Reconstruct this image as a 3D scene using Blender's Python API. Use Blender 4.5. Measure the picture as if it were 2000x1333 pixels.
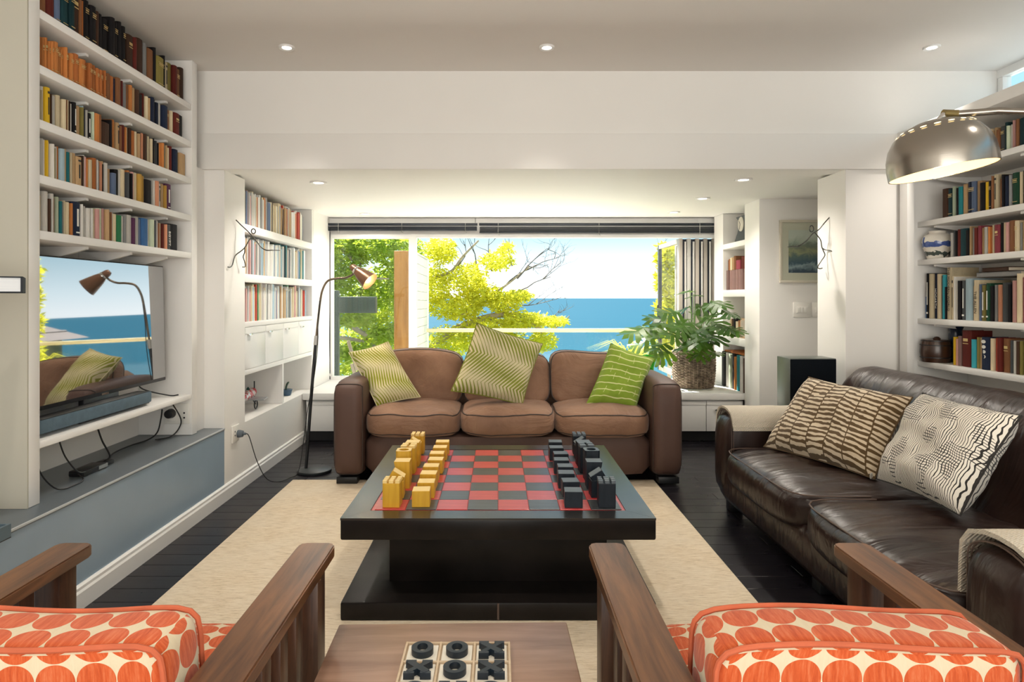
import bpy, bmesh, math, random, re
from mathutils import Vector, Matrix, noise
random.seed(7)
R = math.radians
scene = bpy.context.scene
for o in list(bpy.data.objects): bpy.data.objects.remove(o)
COL = scene.collection

# ------------------------------------------------------------------ camera
CAMZ = 1.35
cam_d = bpy.data.cameras.new('camera'); cam = bpy.data.objects.new('camera', cam_d); COL.objects.link(cam)
cam.location = (0, 0, CAMZ); cam.rotation_euler = (R(90), 0, 0)
cam_d.sensor_width = 36; cam_d.lens = 36*1275/2000
cam_d.shift_x = 0.0135; cam_d.shift_y = -0.04225; cam_d.clip_end = 60000; cam_d.clip_start = 0.02
scene.camera = cam
scene.cycles.transparent_max_bounces = 32
# ------------------------------------------------------------------ view
vs = scene.view_settings
vs.view_transform = 'Standard'; vs.look = 'None'; vs.gamma = 1; vs.use_curve_mapping = False
vs.exposure = 0.66
# ------------------------------------------------------------------ sky
w = bpy.data.worlds.new('sky'); scene.world = w; w.use_nodes = True
nt = w.node_tree; nt.nodes.clear()
tc = nt.nodes.new('ShaderNodeTexCoord'); sx = nt.nodes.new('ShaderNodeSeparateXYZ')
rp = nt.nodes.new('ShaderNodeValToRGB'); bg = nt.nodes.new('ShaderNodeBackground'); wo = nt.nodes.new('ShaderNodeOutputWorld')
nt.links.new(tc.outputs['Generated'], sx.inputs[0]); nt.links.new(sx.outputs[2], rp.inputs[0])
nt.links.new(rp.outputs[0], bg.inputs[0]); nt.links.new(bg.outputs[0], wo.inputs[0])
cr = rp.color_ramp
cr.elements[0].position = 0.0; cr.elements[0].color = (0.90, 0.97, 1.0, 1)
cr.elements[1].position = 1.0; cr.elements[1].color = (0.16, 0.34, 0.62, 1)
for p, c in ((0.030, (0.72, 0.86, 0.92, 1)), (0.095, (0.33, 0.54, 0.64, 1)), (0.35, (0.26, 0.46, 0.63, 1))):
    e = cr.elements.new(p); e.color = c
bg.inputs[1].default_value = 1.25
# ------------------------------------------------------------------ sun, added fill lamp inside the rear glass doors
def light(name, kind, loc, energy, color=(1, 1, 1), rot=(0, 0, 0), **kw):
    d = bpy.data.lights.new(name, kind); d.energy = energy; d.color = color
    for k, v in kw.items(): setattr(d, k, v)
    o = bpy.data.objects.new(name, d); COL.objects.link(o); o.location = loc; o.rotation_euler = rot
    return o
sun = light('sun', 'SUN', (0, 20, 20), 15.0, (1, 0.95, 0.86), angle=R(0.6))
sun.rotation_euler = Vector((0.26, -0.56, -0.79)).to_track_quat('-Z', 'Y').to_euler()
light('rear_fill_light', 'AREA', (0.3, -2.42, 1.35), 90, (1.0, 0.915, 0.80), (R(90), 0, 0), shape='RECTANGLE', size=4.4, size_y=2.2)  # added area lamp, brightens the room from behind the camera

# ------------------------------------------------------------------ node helpers
class E:
    def __init__(s, nt, so): s.nt = nt; s.so = so
    def _m(s, op, *a):
        n = s.nt.nodes.new('ShaderNodeMath'); n.operation = op
        for i, x in enumerate((s,)+a):
            if isinstance(x, E): s.nt.links.new(x.so, n.inputs[i])
            else: n.inputs[i].default_value = x
        return E(s.nt, n.outputs[0])
    def __add__(s, o): return s._m('ADD', o)
    def __radd__(s, o): return s._m('ADD', o)
    def __sub__(s, o): return s._m('SUBTRACT', o)
    def __rsub__(s, o): return (s*-1)+o
    def __mul__(s, o): return s._m('MULTIPLY', o)
    def __rmul__(s, o): return s._m('MULTIPLY', o)
    def __truediv__(s, o): return s._m('DIVIDE', o)
    def frac(s): return s._m('FRACT')
    def floor(s): return s._m('FLOOR')
    def sin(s): return s._m('SINE')
    def abs(s): return s._m('ABSOLUTE')
    def lt(s, o): return s._m('LESS_THAN', o)
    def gt(s, o): return s._m('GREATER_THAN', o)
    def max(s, o): return s._m('MAXIMUM', o)
    def min(s, o): return s._m('MINIMUM', o)
    def sqrt(s): return s._m('SQRT')
    def pp(s, a): return s._m('PINGPONG', a)
def rgba(c): return (c[0], c[1], c[2], 1)
def srgb(r, g, b):
    f = lambda v: (v/255/12.92) if v/255 <= 0.04045 else ((v/255+0.055)/1.055)**2.4
    return (f(r), f(g), f(b))
class Mat:
    def __init__(s, name, color=(.8, .8, .8), rough=.5, metal=0.0, spec=0.5, **kw):
        s.m = bpy.data.materials.new(name); s.m.use_nodes = True; s.nt = s.m.node_tree
        s.b = s.nt.nodes['Principled BSDF']; s.out = s.nt.nodes['Material Output']
        s.set('Base Color', rgba(color)); s.set('Roughness', rough); s.set('Metallic', metal); s.set('Specular IOR Level', spec)
        for k, v in kw.items(): s.set(k.replace('_', ' '), v)
        s.color = color
    def set(s, k, v):
        if isinstance(v, E): s.nt.links.new(v.so, s.b.inputs[k])
        else: s.b.inputs[k].default_value = v
    def co(s, kind='Object', scale=(1, 1, 1), rot=(0, 0, 0)):
        t = s.nt.nodes.new('ShaderNodeTexCoord'); mp = s.nt.nodes.new('ShaderNodeMapping')
        mp.inputs['Scale'].default_value = scale; mp.inputs['Rotation'].default_value = rot
        s.nt.links.new(t.outputs[kind], mp.inputs[0]); return mp.outputs[0]
    def xyz(s, so):
        n = s.nt.nodes.new('ShaderNodeSeparateXYZ'); s.nt.links.new(so, n.inputs[0]); return [E(s.nt, n.outputs[i]) for i in range(3)]
    def noise(s, scale=5, detail=3, co=None, rough=.5, dist=0.0):
        n = s.nt.nodes.new('ShaderNodeTexNoise'); n.inputs['Scale'].default_value = scale; n.inputs['Detail'].default_value = detail
        n.inputs['Roughness'].default_value = rough; n.inputs['Distortion'].default_value = dist
        s.nt.links.new(co if co is not None else s.co(), n.inputs['Vector']); return E(s.nt, n.outputs[0])
    def ramp(s, e, stops):
        n = s.nt.nodes.new('ShaderNodeValToRGB'); s.nt.links.new(e.so, n.inputs[0]); c = n.color_ramp
        while len(c.elements) < len(stops): c.elements.new(.5)
        for el, (p, col) in zip(c.elements, stops): el.position = p; el.color = rgba(col)
        return E(s.nt, n.outputs[0])
    def mix(s, f, a, b, mode='MIX'):
        n = s.nt.nodes.new('ShaderNodeMixRGB'); n.blend_type = mode
        for i, x in enumerate((f, a, b)):
            if isinstance(x, E): s.nt.links.new(x.so, n.inputs[i])
            elif i == 0: n.inputs[0].default_value = x
            else: n.inputs[i].default_value = rgba(x)
        return E(s.nt, n.outputs[0])
    def bump(s, e, strength=.3, dist=.01):
        n = s.nt.nodes.new('ShaderNodeBump'); n.inputs['Strength'].default_value = strength; n.inputs['Distance'].default_value = dist
        s.nt.links.new(e.so, n.inputs['Height']); s.nt.links.new(n.outputs[0], s.b.inputs['Normal']); return s
    def col(s, e): s.set('Base Color', e); return s
def simple(name, color, rough=.5, var=.08, scale=6, bump=0.0, bscale=60, metal=0.0, spec=.5, bd=.004, **kw):
    m = Mat(name, color, rough, metal, spec, **kw)
    n = m.noise(scale, 4)
    d = tuple(max(0, c*(1-var)) for c in color); l = tuple(min(1, c*(1+var)) for c in color)
    m.col(m.mix(n, d, l))
    if bump: m.bump(m.noise(bscale, 3), bump, bd)
    return m

# ------------------------------------------------------------------ mesh helpers
def P(px, py, Y): return Vector(((px-973)/1275*Y, Y, CAMZ-(py-582)/1275*Y))
def wloc(o):
    v = Vector((0, 0, 0))
    while o: v += o.location; o = o.parent
    return v
class MB:
    def __init__(s): s.v = []; s.f = []; s.u = []
    def add(s, vs, fs, uv=None):
        b = len(s.v); s.v += [Vector(v) for v in vs]; s.f += [tuple(i+b for i in f) for f in fs]
        s.u += uv if uv else [None]*len(fs); return s
    def box(s, x0, x1, y0, y1, z0, z1):
        vs = [(x, y, z) for x in (x0, x1) for y in (y0, y1) for z in (z0, z1)]
        return s.add(vs, [(0, 1, 3, 2), (4, 6, 7, 5), (0, 4, 5, 1), (2, 3, 7, 6), (0, 2, 6, 4), (1, 5, 7, 3)])
    def rbox(s, x0, x1, y0, y1, z0, z1, b=.01, seg=2):
        bm = bmesh.new(); bmesh.ops.create_cube(bm, size=1)
        for v in bm.verts: v.co = Vector((x0+(v.co.x+.5)*(x1-x0), y0+(v.co.y+.5)*(y1-y0), z0+(v.co.z+.5)*(z1-z0)))
        bmesh.ops.bevel(bm, geom=bm.edges[:], offset=b, segments=seg, affect='EDGES', profile=.5, clamp_overlap=True)
        return s.bm(bm)
    def bm(s, bm, mat=None):
        bm.verts.index_update(); vs = [(mat @ v.co) if mat else v.co.copy() for v in bm.verts]
        fs = [tuple(v.index for v in f.verts) for f in bm.faces]; bm.free(); return s.add(vs, fs)
    def obox(s, c, ax, ay, az):
        c, ax, ay, az = map(Vector, (c, ax, ay, az))
        vs = [c+ax*i+ay*j+az*k for i in (-1, 1) for j in (-1, 1) for k in (-1, 1)]
        return s.add(vs, [(0, 1, 3, 2), (4, 6, 7, 5), (0, 4, 5, 1), (2, 3, 7, 6), (0, 2, 6, 4), (1, 5, 7, 3)])
    def tube(s, pts, r, n=8, closed=False, cap=True):
        pts = [Vector(p) for p in pts]; m = len(pts)
        rr = r if isinstance(r, (list, tuple)) else [r]*m
        up = None; vs = []; fs = []
        for i, p in enumerate(pts):
            a = pts[i-1] if (i > 0 or closed) else p; b = pts[(i+1) % m] if (i < m-1 or closed) else p
            t = (b-a); t = t.normalized() if t.length > 1e-9 else Vector((0, 0, 1))
            if up is None:
                up = Vector((0, 0, 1)) if abs(t.z) < .9 else Vector((1, 0, 0))
            up = (up - t*up.dot(t)); up = up.normalized() if up.length > 1e-6 else t.orthogonal().normalized()
            sd = t.cross(up)
            for k in range(n):
                an = 2*math.pi*k/n; vs.append(p+(up*math.cos(an)+sd*math.sin(an))*rr[i])
        for i in range(m if closed else m-1):
            j = (i+1) % m
            for k in range(n): fs.append((i*n+k, i*n+(k+1) % n, j*n+(k+1) % n, j*n+k))
        if cap and not closed:
            fs.append(tuple(range(n-1, -1, -1))); fs.append(tuple((m-1)*n+k for k in range(n)))
        return s.add(vs, fs)
    def lathe(s, prof, n=32, c=(0, 0, 0), axis=None, cap=True):
        c = Vector(c); vs = []; fs = []; m = len(prof)
        q = Vector((0, 0, 1)).rotation_difference(Vector(axis)) if axis else None
        for r, z in prof:
            for k in range(n):
                an = 2*math.pi*k/n; v = Vector((r*math.cos(an), r*math.sin(an), z))
                vs.append((q @ v if q else v)+c)
        for i in range(m-1):
            for k in range(n): fs.append((i*n+k, i*n+(k+1) % n, (i+1)*n+(k+1) % n, (i+1)*n+k))
        if cap and prof[0][0] > 1e-5: fs.append(tuple(range(n-1, -1, -1)))
        if cap and prof[-1][0] > 1e-5: fs.append(tuple((m-1)*n+k for k in range(n)))
        return s.add(vs, fs)
    def extr(s, poly, d, off=(0, 0, 0), ex=(1, 0, 0), ey=(0, 0, 1), ez=(0, 1, 0), seg=1):
        ex, ey, ez, off = map(Vector, (ex, ey, ez, off)); n = len(poly); vs = []; fs = []
        for k in range(seg+1):
            for a, b in poly: vs.append(off+ex*a+ey*b+ez*(d*k/seg))
        for k in range(seg):
            for i in range(n): fs.append((k*n+i, k*n+(i+1) % n, (k+1)*n+(i+1) % n, (k+1)*n+i))
        fs.append(tuple(range(n-1, -1, -1))); fs.append(tuple(seg*n+i for i in range(n)))
        return s.add(vs, fs)
    @staticmethod
    def soft_pt(a, n, bulge, fn, p):
        x0, x1, y0, y1, z0, z1 = a; H = ((x1-x0)/2, (y1-y0)/2, (z1-z0)/2); d = sum(abs(t)**n for t in p)**(1/n); q = [t/d for t in p]; o = []
        for i in range(3):
            j, l = (i+1) % 3, (i+2) % 3; o.append(q[i]*H[i]*(1+bulge[i]*(1-q[j]*q[j])*(1-q[l]*q[l])))
        v = Vector(o); v = fn(v, q) if fn else v
        return Vector(((x0+x1)/2, (y0+y1)/2, (z0+z1)/2))+v
    def soft(s, x0, x1, y0, y1, z0, z1, n=8.0, res=(10, 10, 6), bulge=(0, 0, 0), fn=None, tex=1.0):
        """rounded, stuffed box: a superellipsoid with bulging faces; uv in metres per face"""
        hx, hy, hz = (x1-x0)/2, (y1-y0)/2, (z1-z0)/2; c = Vector(((x0+x1)/2, (y0+y1)/2, (z0+z1)/2))
        H = (hx, hy, hz); key = {}; vs = []; fs = []; uv = []
        def vert(p):
            k = tuple(round(a, 5) for a in p)
            if k in key: return key[k]
            d = (abs(p[0])**n+abs(p[1])**n+abs(p[2])**n)**(1/n); q = [a/d for a in p]
            o = []
            for i in range(3):
                j, l = (i+1) % 3, (i+2) % 3
                o.append(q[i]*H[i]*(1+bulge[i]*(1-q[j]*q[j])*(1-q[l]*q[l])))
            v = Vector(o)
            if fn: v = fn(v, q)
            key[k] = len(vs); vs.append(c+v); return key[k]
        def sp(i, m):
            t = -1+2*i/m; return math.copysign(1-(1-abs(t))**1.35, t) if abs(t) > 0 else 0.0
        for ax in range(3):
            j, l = (ax+1) % 3, (ax+2) % 3
            for sg in (-1, 1):
                for a in range(res[j]):
                    for b in range(res[l]):
                        idx = []; us = []
                        for da, db in ((0, 0), (1, 0), (1, 1), (0, 1)):
                            p = [0, 0, 0]; p[ax] = sg; p[j] = sp(a+da, res[j]); p[l] = sp(b+db, res[l])
                            idx.append(vert(p))
                            if ax == 0: us.append((p[1]*hy*tex, p[2]*hz*tex))
                            elif ax == 1: us.append((p[0]*hx*tex, p[2]*hz*tex))
                            else: us.append((p[0]*hx*tex, p[1]*hy*tex))
                        if sg < 0: idx.reverse(); us.reverse()
                        fs.append(tuple(idx)); uv.append(us)
        return s.add(vs, fs, uv)
    def build(s, name, mat, parent=None, smooth=None, local=False, kind=None):
        off = wloc(parent) if (parent and not local) else Vector((0, 0, 0))
        me = bpy.data.meshes.new(name); me.from_pydata([v-off for v in s.v], [], s.f)
        if any(s.u):
            ul = me.uv_layers.new(name='UVMap'); i = 0
            for f, u in zip(s.f, s.u):
                for k in range(len(f)):
                    ul.data[i].uv = u[k] if u else (0, 0); i += 1
        me.materials.append(mat.m if isinstance(mat, Mat) else mat)
        if smooth:
            me.polygons.foreach_set('use_smooth', [True]*len(me.polygons)); me.set_sharp_from_angle(angle=R(smooth))
        me.update()
        return link(name, me, parent, kind)
def link(name, me, parent=None, kind=None):
    o = bpy.data.objects.new(name, me); COL.objects.link(o)
    if parent: o.parent = parent
    if kind: o['kind'] = kind
    return o
def tag(o, label, cat=None, group=None, kind=None):
    o['label'] = label
    if cat: o['category'] = cat
    if group: o['group'] = group
    if kind: o['kind'] = kind
    return o
def thing(name, label, cat, loc=(0, 0, 0), rotz=0, group=None):
    o = bpy.data.objects.new(name, None); COL.objects.link(o); o.location = loc; o.rotation_euler = (0, 0, rotz)
    o.empty_display_size = .1
    return tag(o, label, cat, group)
def box(name, mat, *a, parent=None, kind=None, b=0, label=None, cat=None):
    m = MB(); (m.rbox(*a, b=b) if b else m.box(*a))
    o = m.build(name, mat, parent, 35 if b else None, kind=kind)
    if label: tag(o, label, cat)
    return o
def smooth_path(pts, k=6):
    pts = [Vector(p) for p in pts]; out = []
    for i in range(len(pts)-1):
        p0 = pts[max(0, i-1)]; p1 = pts[i]; p2 = pts[i+1]; p3 = pts[min(len(pts)-1, i+2)]
        for j in range(k):
            t = j/k
            out.append(.5*((2*p1)+(p2-p0)*t+(2*p0-5*p1+4*p2-p3)*t*t+(3*p1-p0-3*p2+p3)*t**3))
    out.append(pts[-1]); return out
def text_mesh(name, body, size, mat, parent, mw, extrude=.0006):
    cu = bpy.data.curves.new(name, 'FONT'); cu.body = body; cu.size = size; cu.extrude = extrude; cu.align_x = 'CENTER'; cu.align_y = 'CENTER'
    cu.resolution_u = 3
    t = bpy.data.objects.new(name, cu); COL.objects.link(t)
    dg = bpy.context.evaluated_depsgraph_get(); me = bpy.data.meshes.new_from_object(t.evaluated_get(dg))
    bpy.data.objects.remove(t); bpy.data.curves.remove(cu)
    me.transform(mw); me.materials.clear(); me.materials.append(mat.m)
    return link(name, me, parent)
ONES = ['', 'first', 'second', 'third', 'fourth', 'fifth', 'sixth', 'seventh', 'eighth', 'ninth', 'tenth', 'eleventh', 'twelfth', 'thirteenth', 'fourteenth', 'fifteenth', 'sixteenth', 'seventeenth', 'eighteenth', 'nineteenth']
TENS = {20: ('twentieth', 'twenty'), 30: ('thirtieth', 'thirty'), 40: ('fortieth', 'forty'), 50: ('fiftieth', 'fifty')}
def ordinal(n):
    if n < 20: return ONES[n]
    t = n//10*10; return TENS[t][0] if n == t else TENS[t][1]+'-'+ONES[n-t]

# ------------------------------------------------------------------ materials
WHITE = simple('white_wall_paint', (.84, .82, .785), .6, .015, 3, .04, 120)
CEIL = simple('ceiling_paint', (.82, .79, .75), .75, .015, 2)
SHELFW = simple('white_shelf_paint', (.84, .825, .80), .42, .02, 8, .03, 90)
TRIMW = simple('white_trim_gloss', (.83, .82, .80), .35, .015, 8)
def glass_mat(name, tint, refl):
    m = Mat(name); n = m.nt; n.nodes.remove(m.b)
    tr = n.nodes.new('ShaderNodeBsdfTransparent'); tr.inputs[0].default_value = rgba(tint)
    gl = n.nodes.new('ShaderNodeBsdfGlossy'); gl.inputs['Roughness'].default_value = .02
    lw = n.nodes.new('ShaderNodeLayerWeight'); lw.inputs[0].default_value = .5; f = E(n, lw.outputs['Facing']); f2 = f*f; fr = f2*f2*f*refl+.02; mx = n.nodes.new('ShaderNodeMixShader')
    n.links.new(fr.so, mx.inputs[0]); n.links.new(tr.outputs[0], mx.inputs[1]); n.links.new(gl.outputs[0], mx.inputs[2])
    n.links.new(mx.outputs[0], m.out.inputs[0]); return m
GLASS = glass_mat('clear_window_glass', (.97, .99, .98), .55)
BLACKM = simple('black_metal', (.016, .017, .019), .38, .1, 8, metal=.2)
STEEL = Mat('brushed_steel', (.40, .365, .32), .24, 1.0)
_c = STEEL.co('Object', (2, 2, 120)); STEEL.bump(STEEL.noise(8, 2, _c), .05, .002)
CHROME = Mat('chrome', (.75, .73, .70), .12, 1.0)
ALU = simple('grey_aluminium', (.50, .49, .46), .42, .05, 5, metal=.3)
def wood_mat(name, dark, light, scale=9, along='x', rough=.4, spec=.5, grain=14, bump=.1):
    m = Mat(name, light, rough, 0, spec)
    s = {'x': (.9, grain, grain), 'y': (grain, .9, grain), 'z': (grain, grain, .9)}[along]
    n = m.noise(scale*.35, 6, m.co('Object', s), .62, .6); n2 = m.noise(2.2, 3)
    mid = tuple((a+b)/2 for a, b in zip(dark, light)); n3 = n*.8+n2*.25
    m.col(m.ramp(n3, [(.34, dark), (.52, mid), (.70, light)]))
    if bump: m.bump(n, bump, .002)
    return m
# ================================================================== THE SETTING
CZ, AZ = 2.851, 2.214      # main ceiling, alcove ceiling
def struct(name, mat, boxes, label, b=0, parent=None):
    m = MB()
    for bx in boxes: (m.rbox(*bx, b=b) if b else m.box(*bx))
    o = m.build(name, mat, parent, 35 if b else None)
    if not parent: tag(o, label, kind='structure')
    return o
# floor: dark planks laid across the room
FLOORM = Mat('dark_stained_boards', (.02, .018, .022), .27, 0, .28)
_n = FLOORM.noise(3.0, 6, FLOORM.co('Object', (1.0, 14, 14)), .6)
FLOORM.col(FLOORM.ramp(_n, [(.3, (.005, .0045, .007)), (.7, (.018, .015, .019))])); FLOORM.bump(_n, .08, .003)
_k = FLOORM.noise(40, 2); FLOORM.set('Roughness', FLOORM.noise(7, 4)*.2+.2)
floor = struct('floor', simple('subfloor', (.012, .011, .012), .6), [(-2.5, 3.8, -2.6, 7.3, -.12, -.012)], 'dark stained plank floor of the room')
pl = MB().rbox(0, 1.45, 0, .132, -.011, 0, b=.0016, seg=1); plank_me = None
yy = -.20; i = 0
while yy < 7.2:
    off = -2.4-(i % 3)*.48; x = off
    while x < 3.6:
        if plank_me is None:
            o = pl.build('plank', FLOORM, floor, None); plank_me = o.data
        else: o = link('plank', plank_me, floor)
        o.location = (x, yy, 0); x += 1.452
    yy += .1345; i += 1
# ceilings
struct('ceiling', CEIL, [(-2.5, 3.36, -2.6, 4.33, CZ, CZ+.25)], 'plain off white ceiling of the main room')
struct('ceiling_alcove', WHITE, [(-2.5, 3.9, 4.33, 7.25, AZ, AZ+.3)], 'low white ceiling over the window alcove')
# beam across the room, its lower band a touch proud
bm_ = struct('trim_1', WHITE, [(-2.5, 3.33, 4.32, 4.50, 2.2, CZ)], 'deep white beam spanning the room above the alcove')
struct('beam_band', WHITE, [(-1.985, 2.655, 4.300, 4.32, 2.198, 2.434)], '', b=.004, parent=bm_)
# left side
struct('wall_left', WHITE, [(-2.5, -2.27, -2.6, 4.32, 0, CZ)], 'white wall behind the tall left bookcase')
pier = struct('wall_left_pier', WHITE, [(-2.5, -1.82, 4.34, 4.69, 0, 2.2), (-2.5, -1.82, 4.69, 7.25, 0, .455), (-2.5, -1.82, 6.42, 7.25, .455, AZ), (-2.5, -2.16, 4.69, 6.42, .455, AZ)],
               'white wall and pier on the left of the window alcove')
struct('trim_2', TRIMW, [(-2.0, -1.955, 4.20, 4.34, .483, 2.2)], 'narrow white strip between left bookcase and pier')
BENCH = simple('grey_polished_screed', (.27, .36, .45), .30, .10, 4, .03, 40)
BENCHT = simple('grey_bench_top', (.13, .155, .175), .33, .16, 3, .03, 40)
bench = struct('hearth_bench', BENCH, [(-2.3, -1.82, -.2, 4.338, 0, .476)], 'long low grey screed bench under the left bookcase')
MB().rbox(-2.3, -1.815, -.2, 4.338, .470, .483, b=.003).build('bench_top', BENCHT, bench, 35)
MB().box(-1.8225, -1.8145, -.2, 4.338, .4765, .4840).build('edge_strip', simple('pale_worn_edge', (.55, .58, .60), .35, .1), bench)
# baseboards (stepped profile)
def baseboard(name, x, y0, y1, label, sgn=1):
    prof = [(0, 0), (.020, 0), (.020, .075), (.014, .085), (.014, .098), (.006, .106), (0, .106)]
    m = MB().extr([(x+sgn*a, b) for a, b in prof], y1-y0, (0, y0, 0)); o = m.build(name, TRIMW); tag(o, label, kind='structure')
baseboard('baseboard_left', -1.82, -.2, 6.10, 'moulded white baseboard along the grey bench and left wall')
# right side
struct('wall_right_pier', WHITE, [(2.30, 2.64, 4.32, 4.70, 0, 2.2), (2.64, 3.33, 4.32, 4.70, 0, 2.2)], 'white pier between leather sofa and window alcove')
struct('wall_picture', WHITE, [(2.285, 3.9, 5.71, 6.05, 0, AZ), (2.66, 3.9, 6.05, 7.25, 0, AZ), (3.62, 3.9, 4.5, 5.71, 0, AZ), (3.33, 3.9, 4.3, 4.70, 0, AZ)], 'white wall with framed picture behind the sofa')
struct('wall_right', WHITE, [(3.06, 3.36, 2.3, 4.32, 0, 2.40), (3.33, 3.5, -2.6, 2.3, 0, 2.40)], 'white wall behind the right bookcase')
# clerestory window over the right bookcase
w2 = struct('window_2', TRIMW, [(3.30, 3.36, -2.6, 4.32, 2.40, 2.455), (3.30, 3.36, -2.6, 4.32, 2.80, CZ)], 'strip of high window above the right bookcase')
for y in (-2.55, -.9, .75, 2.4, 3.62, 4.27): MB().rbox(3.30, 3.36, y, y+.045, 2.455, 2.80, b=.004).build('mullion', TRIMW, w2, 35)
for y0, y1 in ((-2.5, -.9), (-.85, .75), (.8, 2.4), (2.445, 3.62), (3.665, 4.27)): MB().box(3.328, 3.334, y0, y1, 2.455, 2.80).build('pane', GLASS, w2)
# rear wall of the room, behind the camera, with wide glass doors
rw = struct('wall_rear', WHITE, [(-2.5, -1.95, -2.85, -2.6, 0, CZ), (2.55, 3.5, -2.85, -2.6, 0, CZ), (-1.95, 2.55, -2.85, -2.6, 2.5, CZ), (-1.95, 2.55, -2.85, -2.6, 0, .2)], 'rear wall with wide glass doors')
d1 = struct('door_1', ALU, [(-1.95, 2.55, -2.78, -2.70, 2.42, 2.5), (-1.95, 2.55, -2.78, -2.70, .2, .28)], 'wide glass doors in the rear wall')
for i in range(5): MB().box(-1.95+i*1.105, -1.87+i*1.105, -2.78, -2.70, .28, 2.42).build('stile', ALU, d1)
# window wall
ww = struct('wall_back', WHITE, [(-1.846, 2.40, 7.07, 7.25, 2.037, AZ), (-1.9, -1.846, 7.07, 7.25, .46, AZ), (2.37, 2.7, 7.07, 7.25, .46, AZ), (-1.9, 2.7, 7.07, 7.25, 0, .452)], 'white wall around the wide sea view window')
struct('trim_3', TRIMW, [(-1.84, -.25, 7.035, 7.07, 2.152, 2.208), (-.24, 2.36, 7.03, 7.07, 2.160, 2.208)], 'white pelmet boards above the window blinds')
w1 = struct('window_1', TRIMW, [(-1.846, -1.79, 7.05, 7.12, .452, 2.037), (-.965, -.885, 7.04, 7.14, .452, 2.037), (-1.79, -.965, 7.05, 7.12, 1.99, 2.037), (-1.79, -.965, 7.05, 7.12, .452, .50), (-.885, 2.37, 7.05, 7.13, 2.00, 2.037)], 'white framed fixed window left of the open doors')
MB().box(-1.79, -.965, 7.083, 7.089, .50, 1.99).build('pane', GLASS, w1)
MB().box(-1.822, -1.812, 7.043, 7.05, .47, 2.06).build('dark_seal', BLACKM, w1)
LGLASS = glass_mat('thin_door_glass', (.99, .995, .99), .15)
# folding glass door leaves parked against the right jamb
d2 = tag(bpy.data.objects.new('door_2', None), 'folding glass door leaves stacked at the right of the window', kind='structure'); COL.objects.link(d2); d2.location = (2.15, 7.1, .463)
NAVYS = simple('navy_rubber_seal', (.010, .018, .035), .5)
LEAFG = simple('taupe_door_frame', (.40, .365, .32), .4, .04, 6, metal=.1)
DARKF = simple('dark_grey_door_frame', (.05, .055, .065), .35, .1, 6)
for k, x in enumerate((1.965, 2.055, 2.145, 2.235, 2.325)):
    ye = 8.05 if k == 0 else 7.60
    lf = tag(MB().rbox(x, x+.042, 7.10, 7.165, .468, 1.995, b=.004).build('leaf', LEAFG if k != 1 else ALU, d2, 35), 'folded door leaf seen edge on')
    MB().rbox(x, x+.042, ye-.055, ye, .468, 1.995, b=.004).build('stile', DARKF if k == 0 else LEAFG, lf, 35)
    MB().box(x+.002, x+.040, 7.165, ye-.055, 1.945, 1.995).build('rail', LEAFG, lf)
    MB().box(x+.002, x+.040, 7.165, ye-.055, .468, .525).build('rail', LEAFG, lf)
    MB().box(x+.018, x+.024, 7.165, ye-.055, .525, 1.945).build('pane', LGLASS, lf)
    if k < 4: MB().box(x+.0425, x+.0895, 7.125, 7.150, .47, 1.99).build('rubber_seal', NAVYS, lf)
    if k < 4: MB().tube([(x+.066, 7.085, .49), (x+.066, 7.085, 1.96)], .011, 8).build('drop_bolt', ALU if k % 2 else CHROME, lf, 40)
h0 = MB().tube([(1.955, 8.03, 1.07), (1.90, 8.03, 1.07), (1.90, 7.93, 1.07)], .010, 8); h0.box(1.957, 1.967, 8.01, 8.045, .86, 1.26)
h0.tube([(1.955, 8.03, .93), (1.91, 8.03, .93)], .012, 8)
h0.build('door_handle', BLACKM, d2, 40)
MB().tube([(2.352, 7.055, .47), (2.352, 7.055, 1.99)], .016, 10).build('track_post', TRIMW, d2, 40)

# ------------------------------------------------------------------ ceiling downlights
LAMPW = Mat('lit_lamp_face', (1, 1, 1), .4, Emission_Color=(1, .92, .78, 1), Emission_Strength=5.0)
def downlight(x, y, z, r, label, power, cone=150):
    t = thing('downlight', label, 'downlight', (x, y, z), group='recessed ceiling downlights')
    MB().lathe([(r*.62, -.001), (r*.62, -.008), (r*.97, -.012), (r, -.006), (r, 0)], 28, (x, y, z), None, False).build('trim_ring', TRIMW, t, 40)
    MB().lathe([(.0001, -.005), (r*.6, -.004), (r*.62, 0)], 24, (x, y, z)).build('lamp_face', LAMPW, t, 40)
    l = light('downlight_beam', 'SPOT', (0, 0, -.03), power, (1, .92, .82), spot_size=R(cone), spot_blend=.8, shadow_soft_size=.04); l.parent = t
for px, who in ((560, 'left downlight in the main ceiling by the tall bookcase'), (1068, 'middle downlight in the main ceiling'), (1820, 'right downlight in the main ceiling above the arc lamp')):
    p = P(px, 91, 3.9); downlight(p.x, 3.9, CZ, .046, who, 34, 76)
for x, who in ((-1.263, 'left'), (.29, 'middle'), (2.3, 'right')):  # two unseen rows, added to light the room from above
    for y, wh in ((1.9, 'second'), (-.3, 'third')): downlight(x, y, CZ, .046, f'{who} added unseen downlight in the {wh} row of the main ceiling', 34, 90)
for px, Y, who in ((622, 4.87, 'alcove downlight above the wire figure at the left bookshelf'), (714, 6.68, 'alcove downlight above the left window pane'), (1452, 4.75, 'alcove downlight nearest the right pier'), (1372, 5.65, 'second alcove downlight of the right hand row'), (1316, 6.56, 'alcove downlight nearest the blind on the right')):
    downlight((px-973)/1275*Y, Y, AZ, .062, who, 25)
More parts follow.
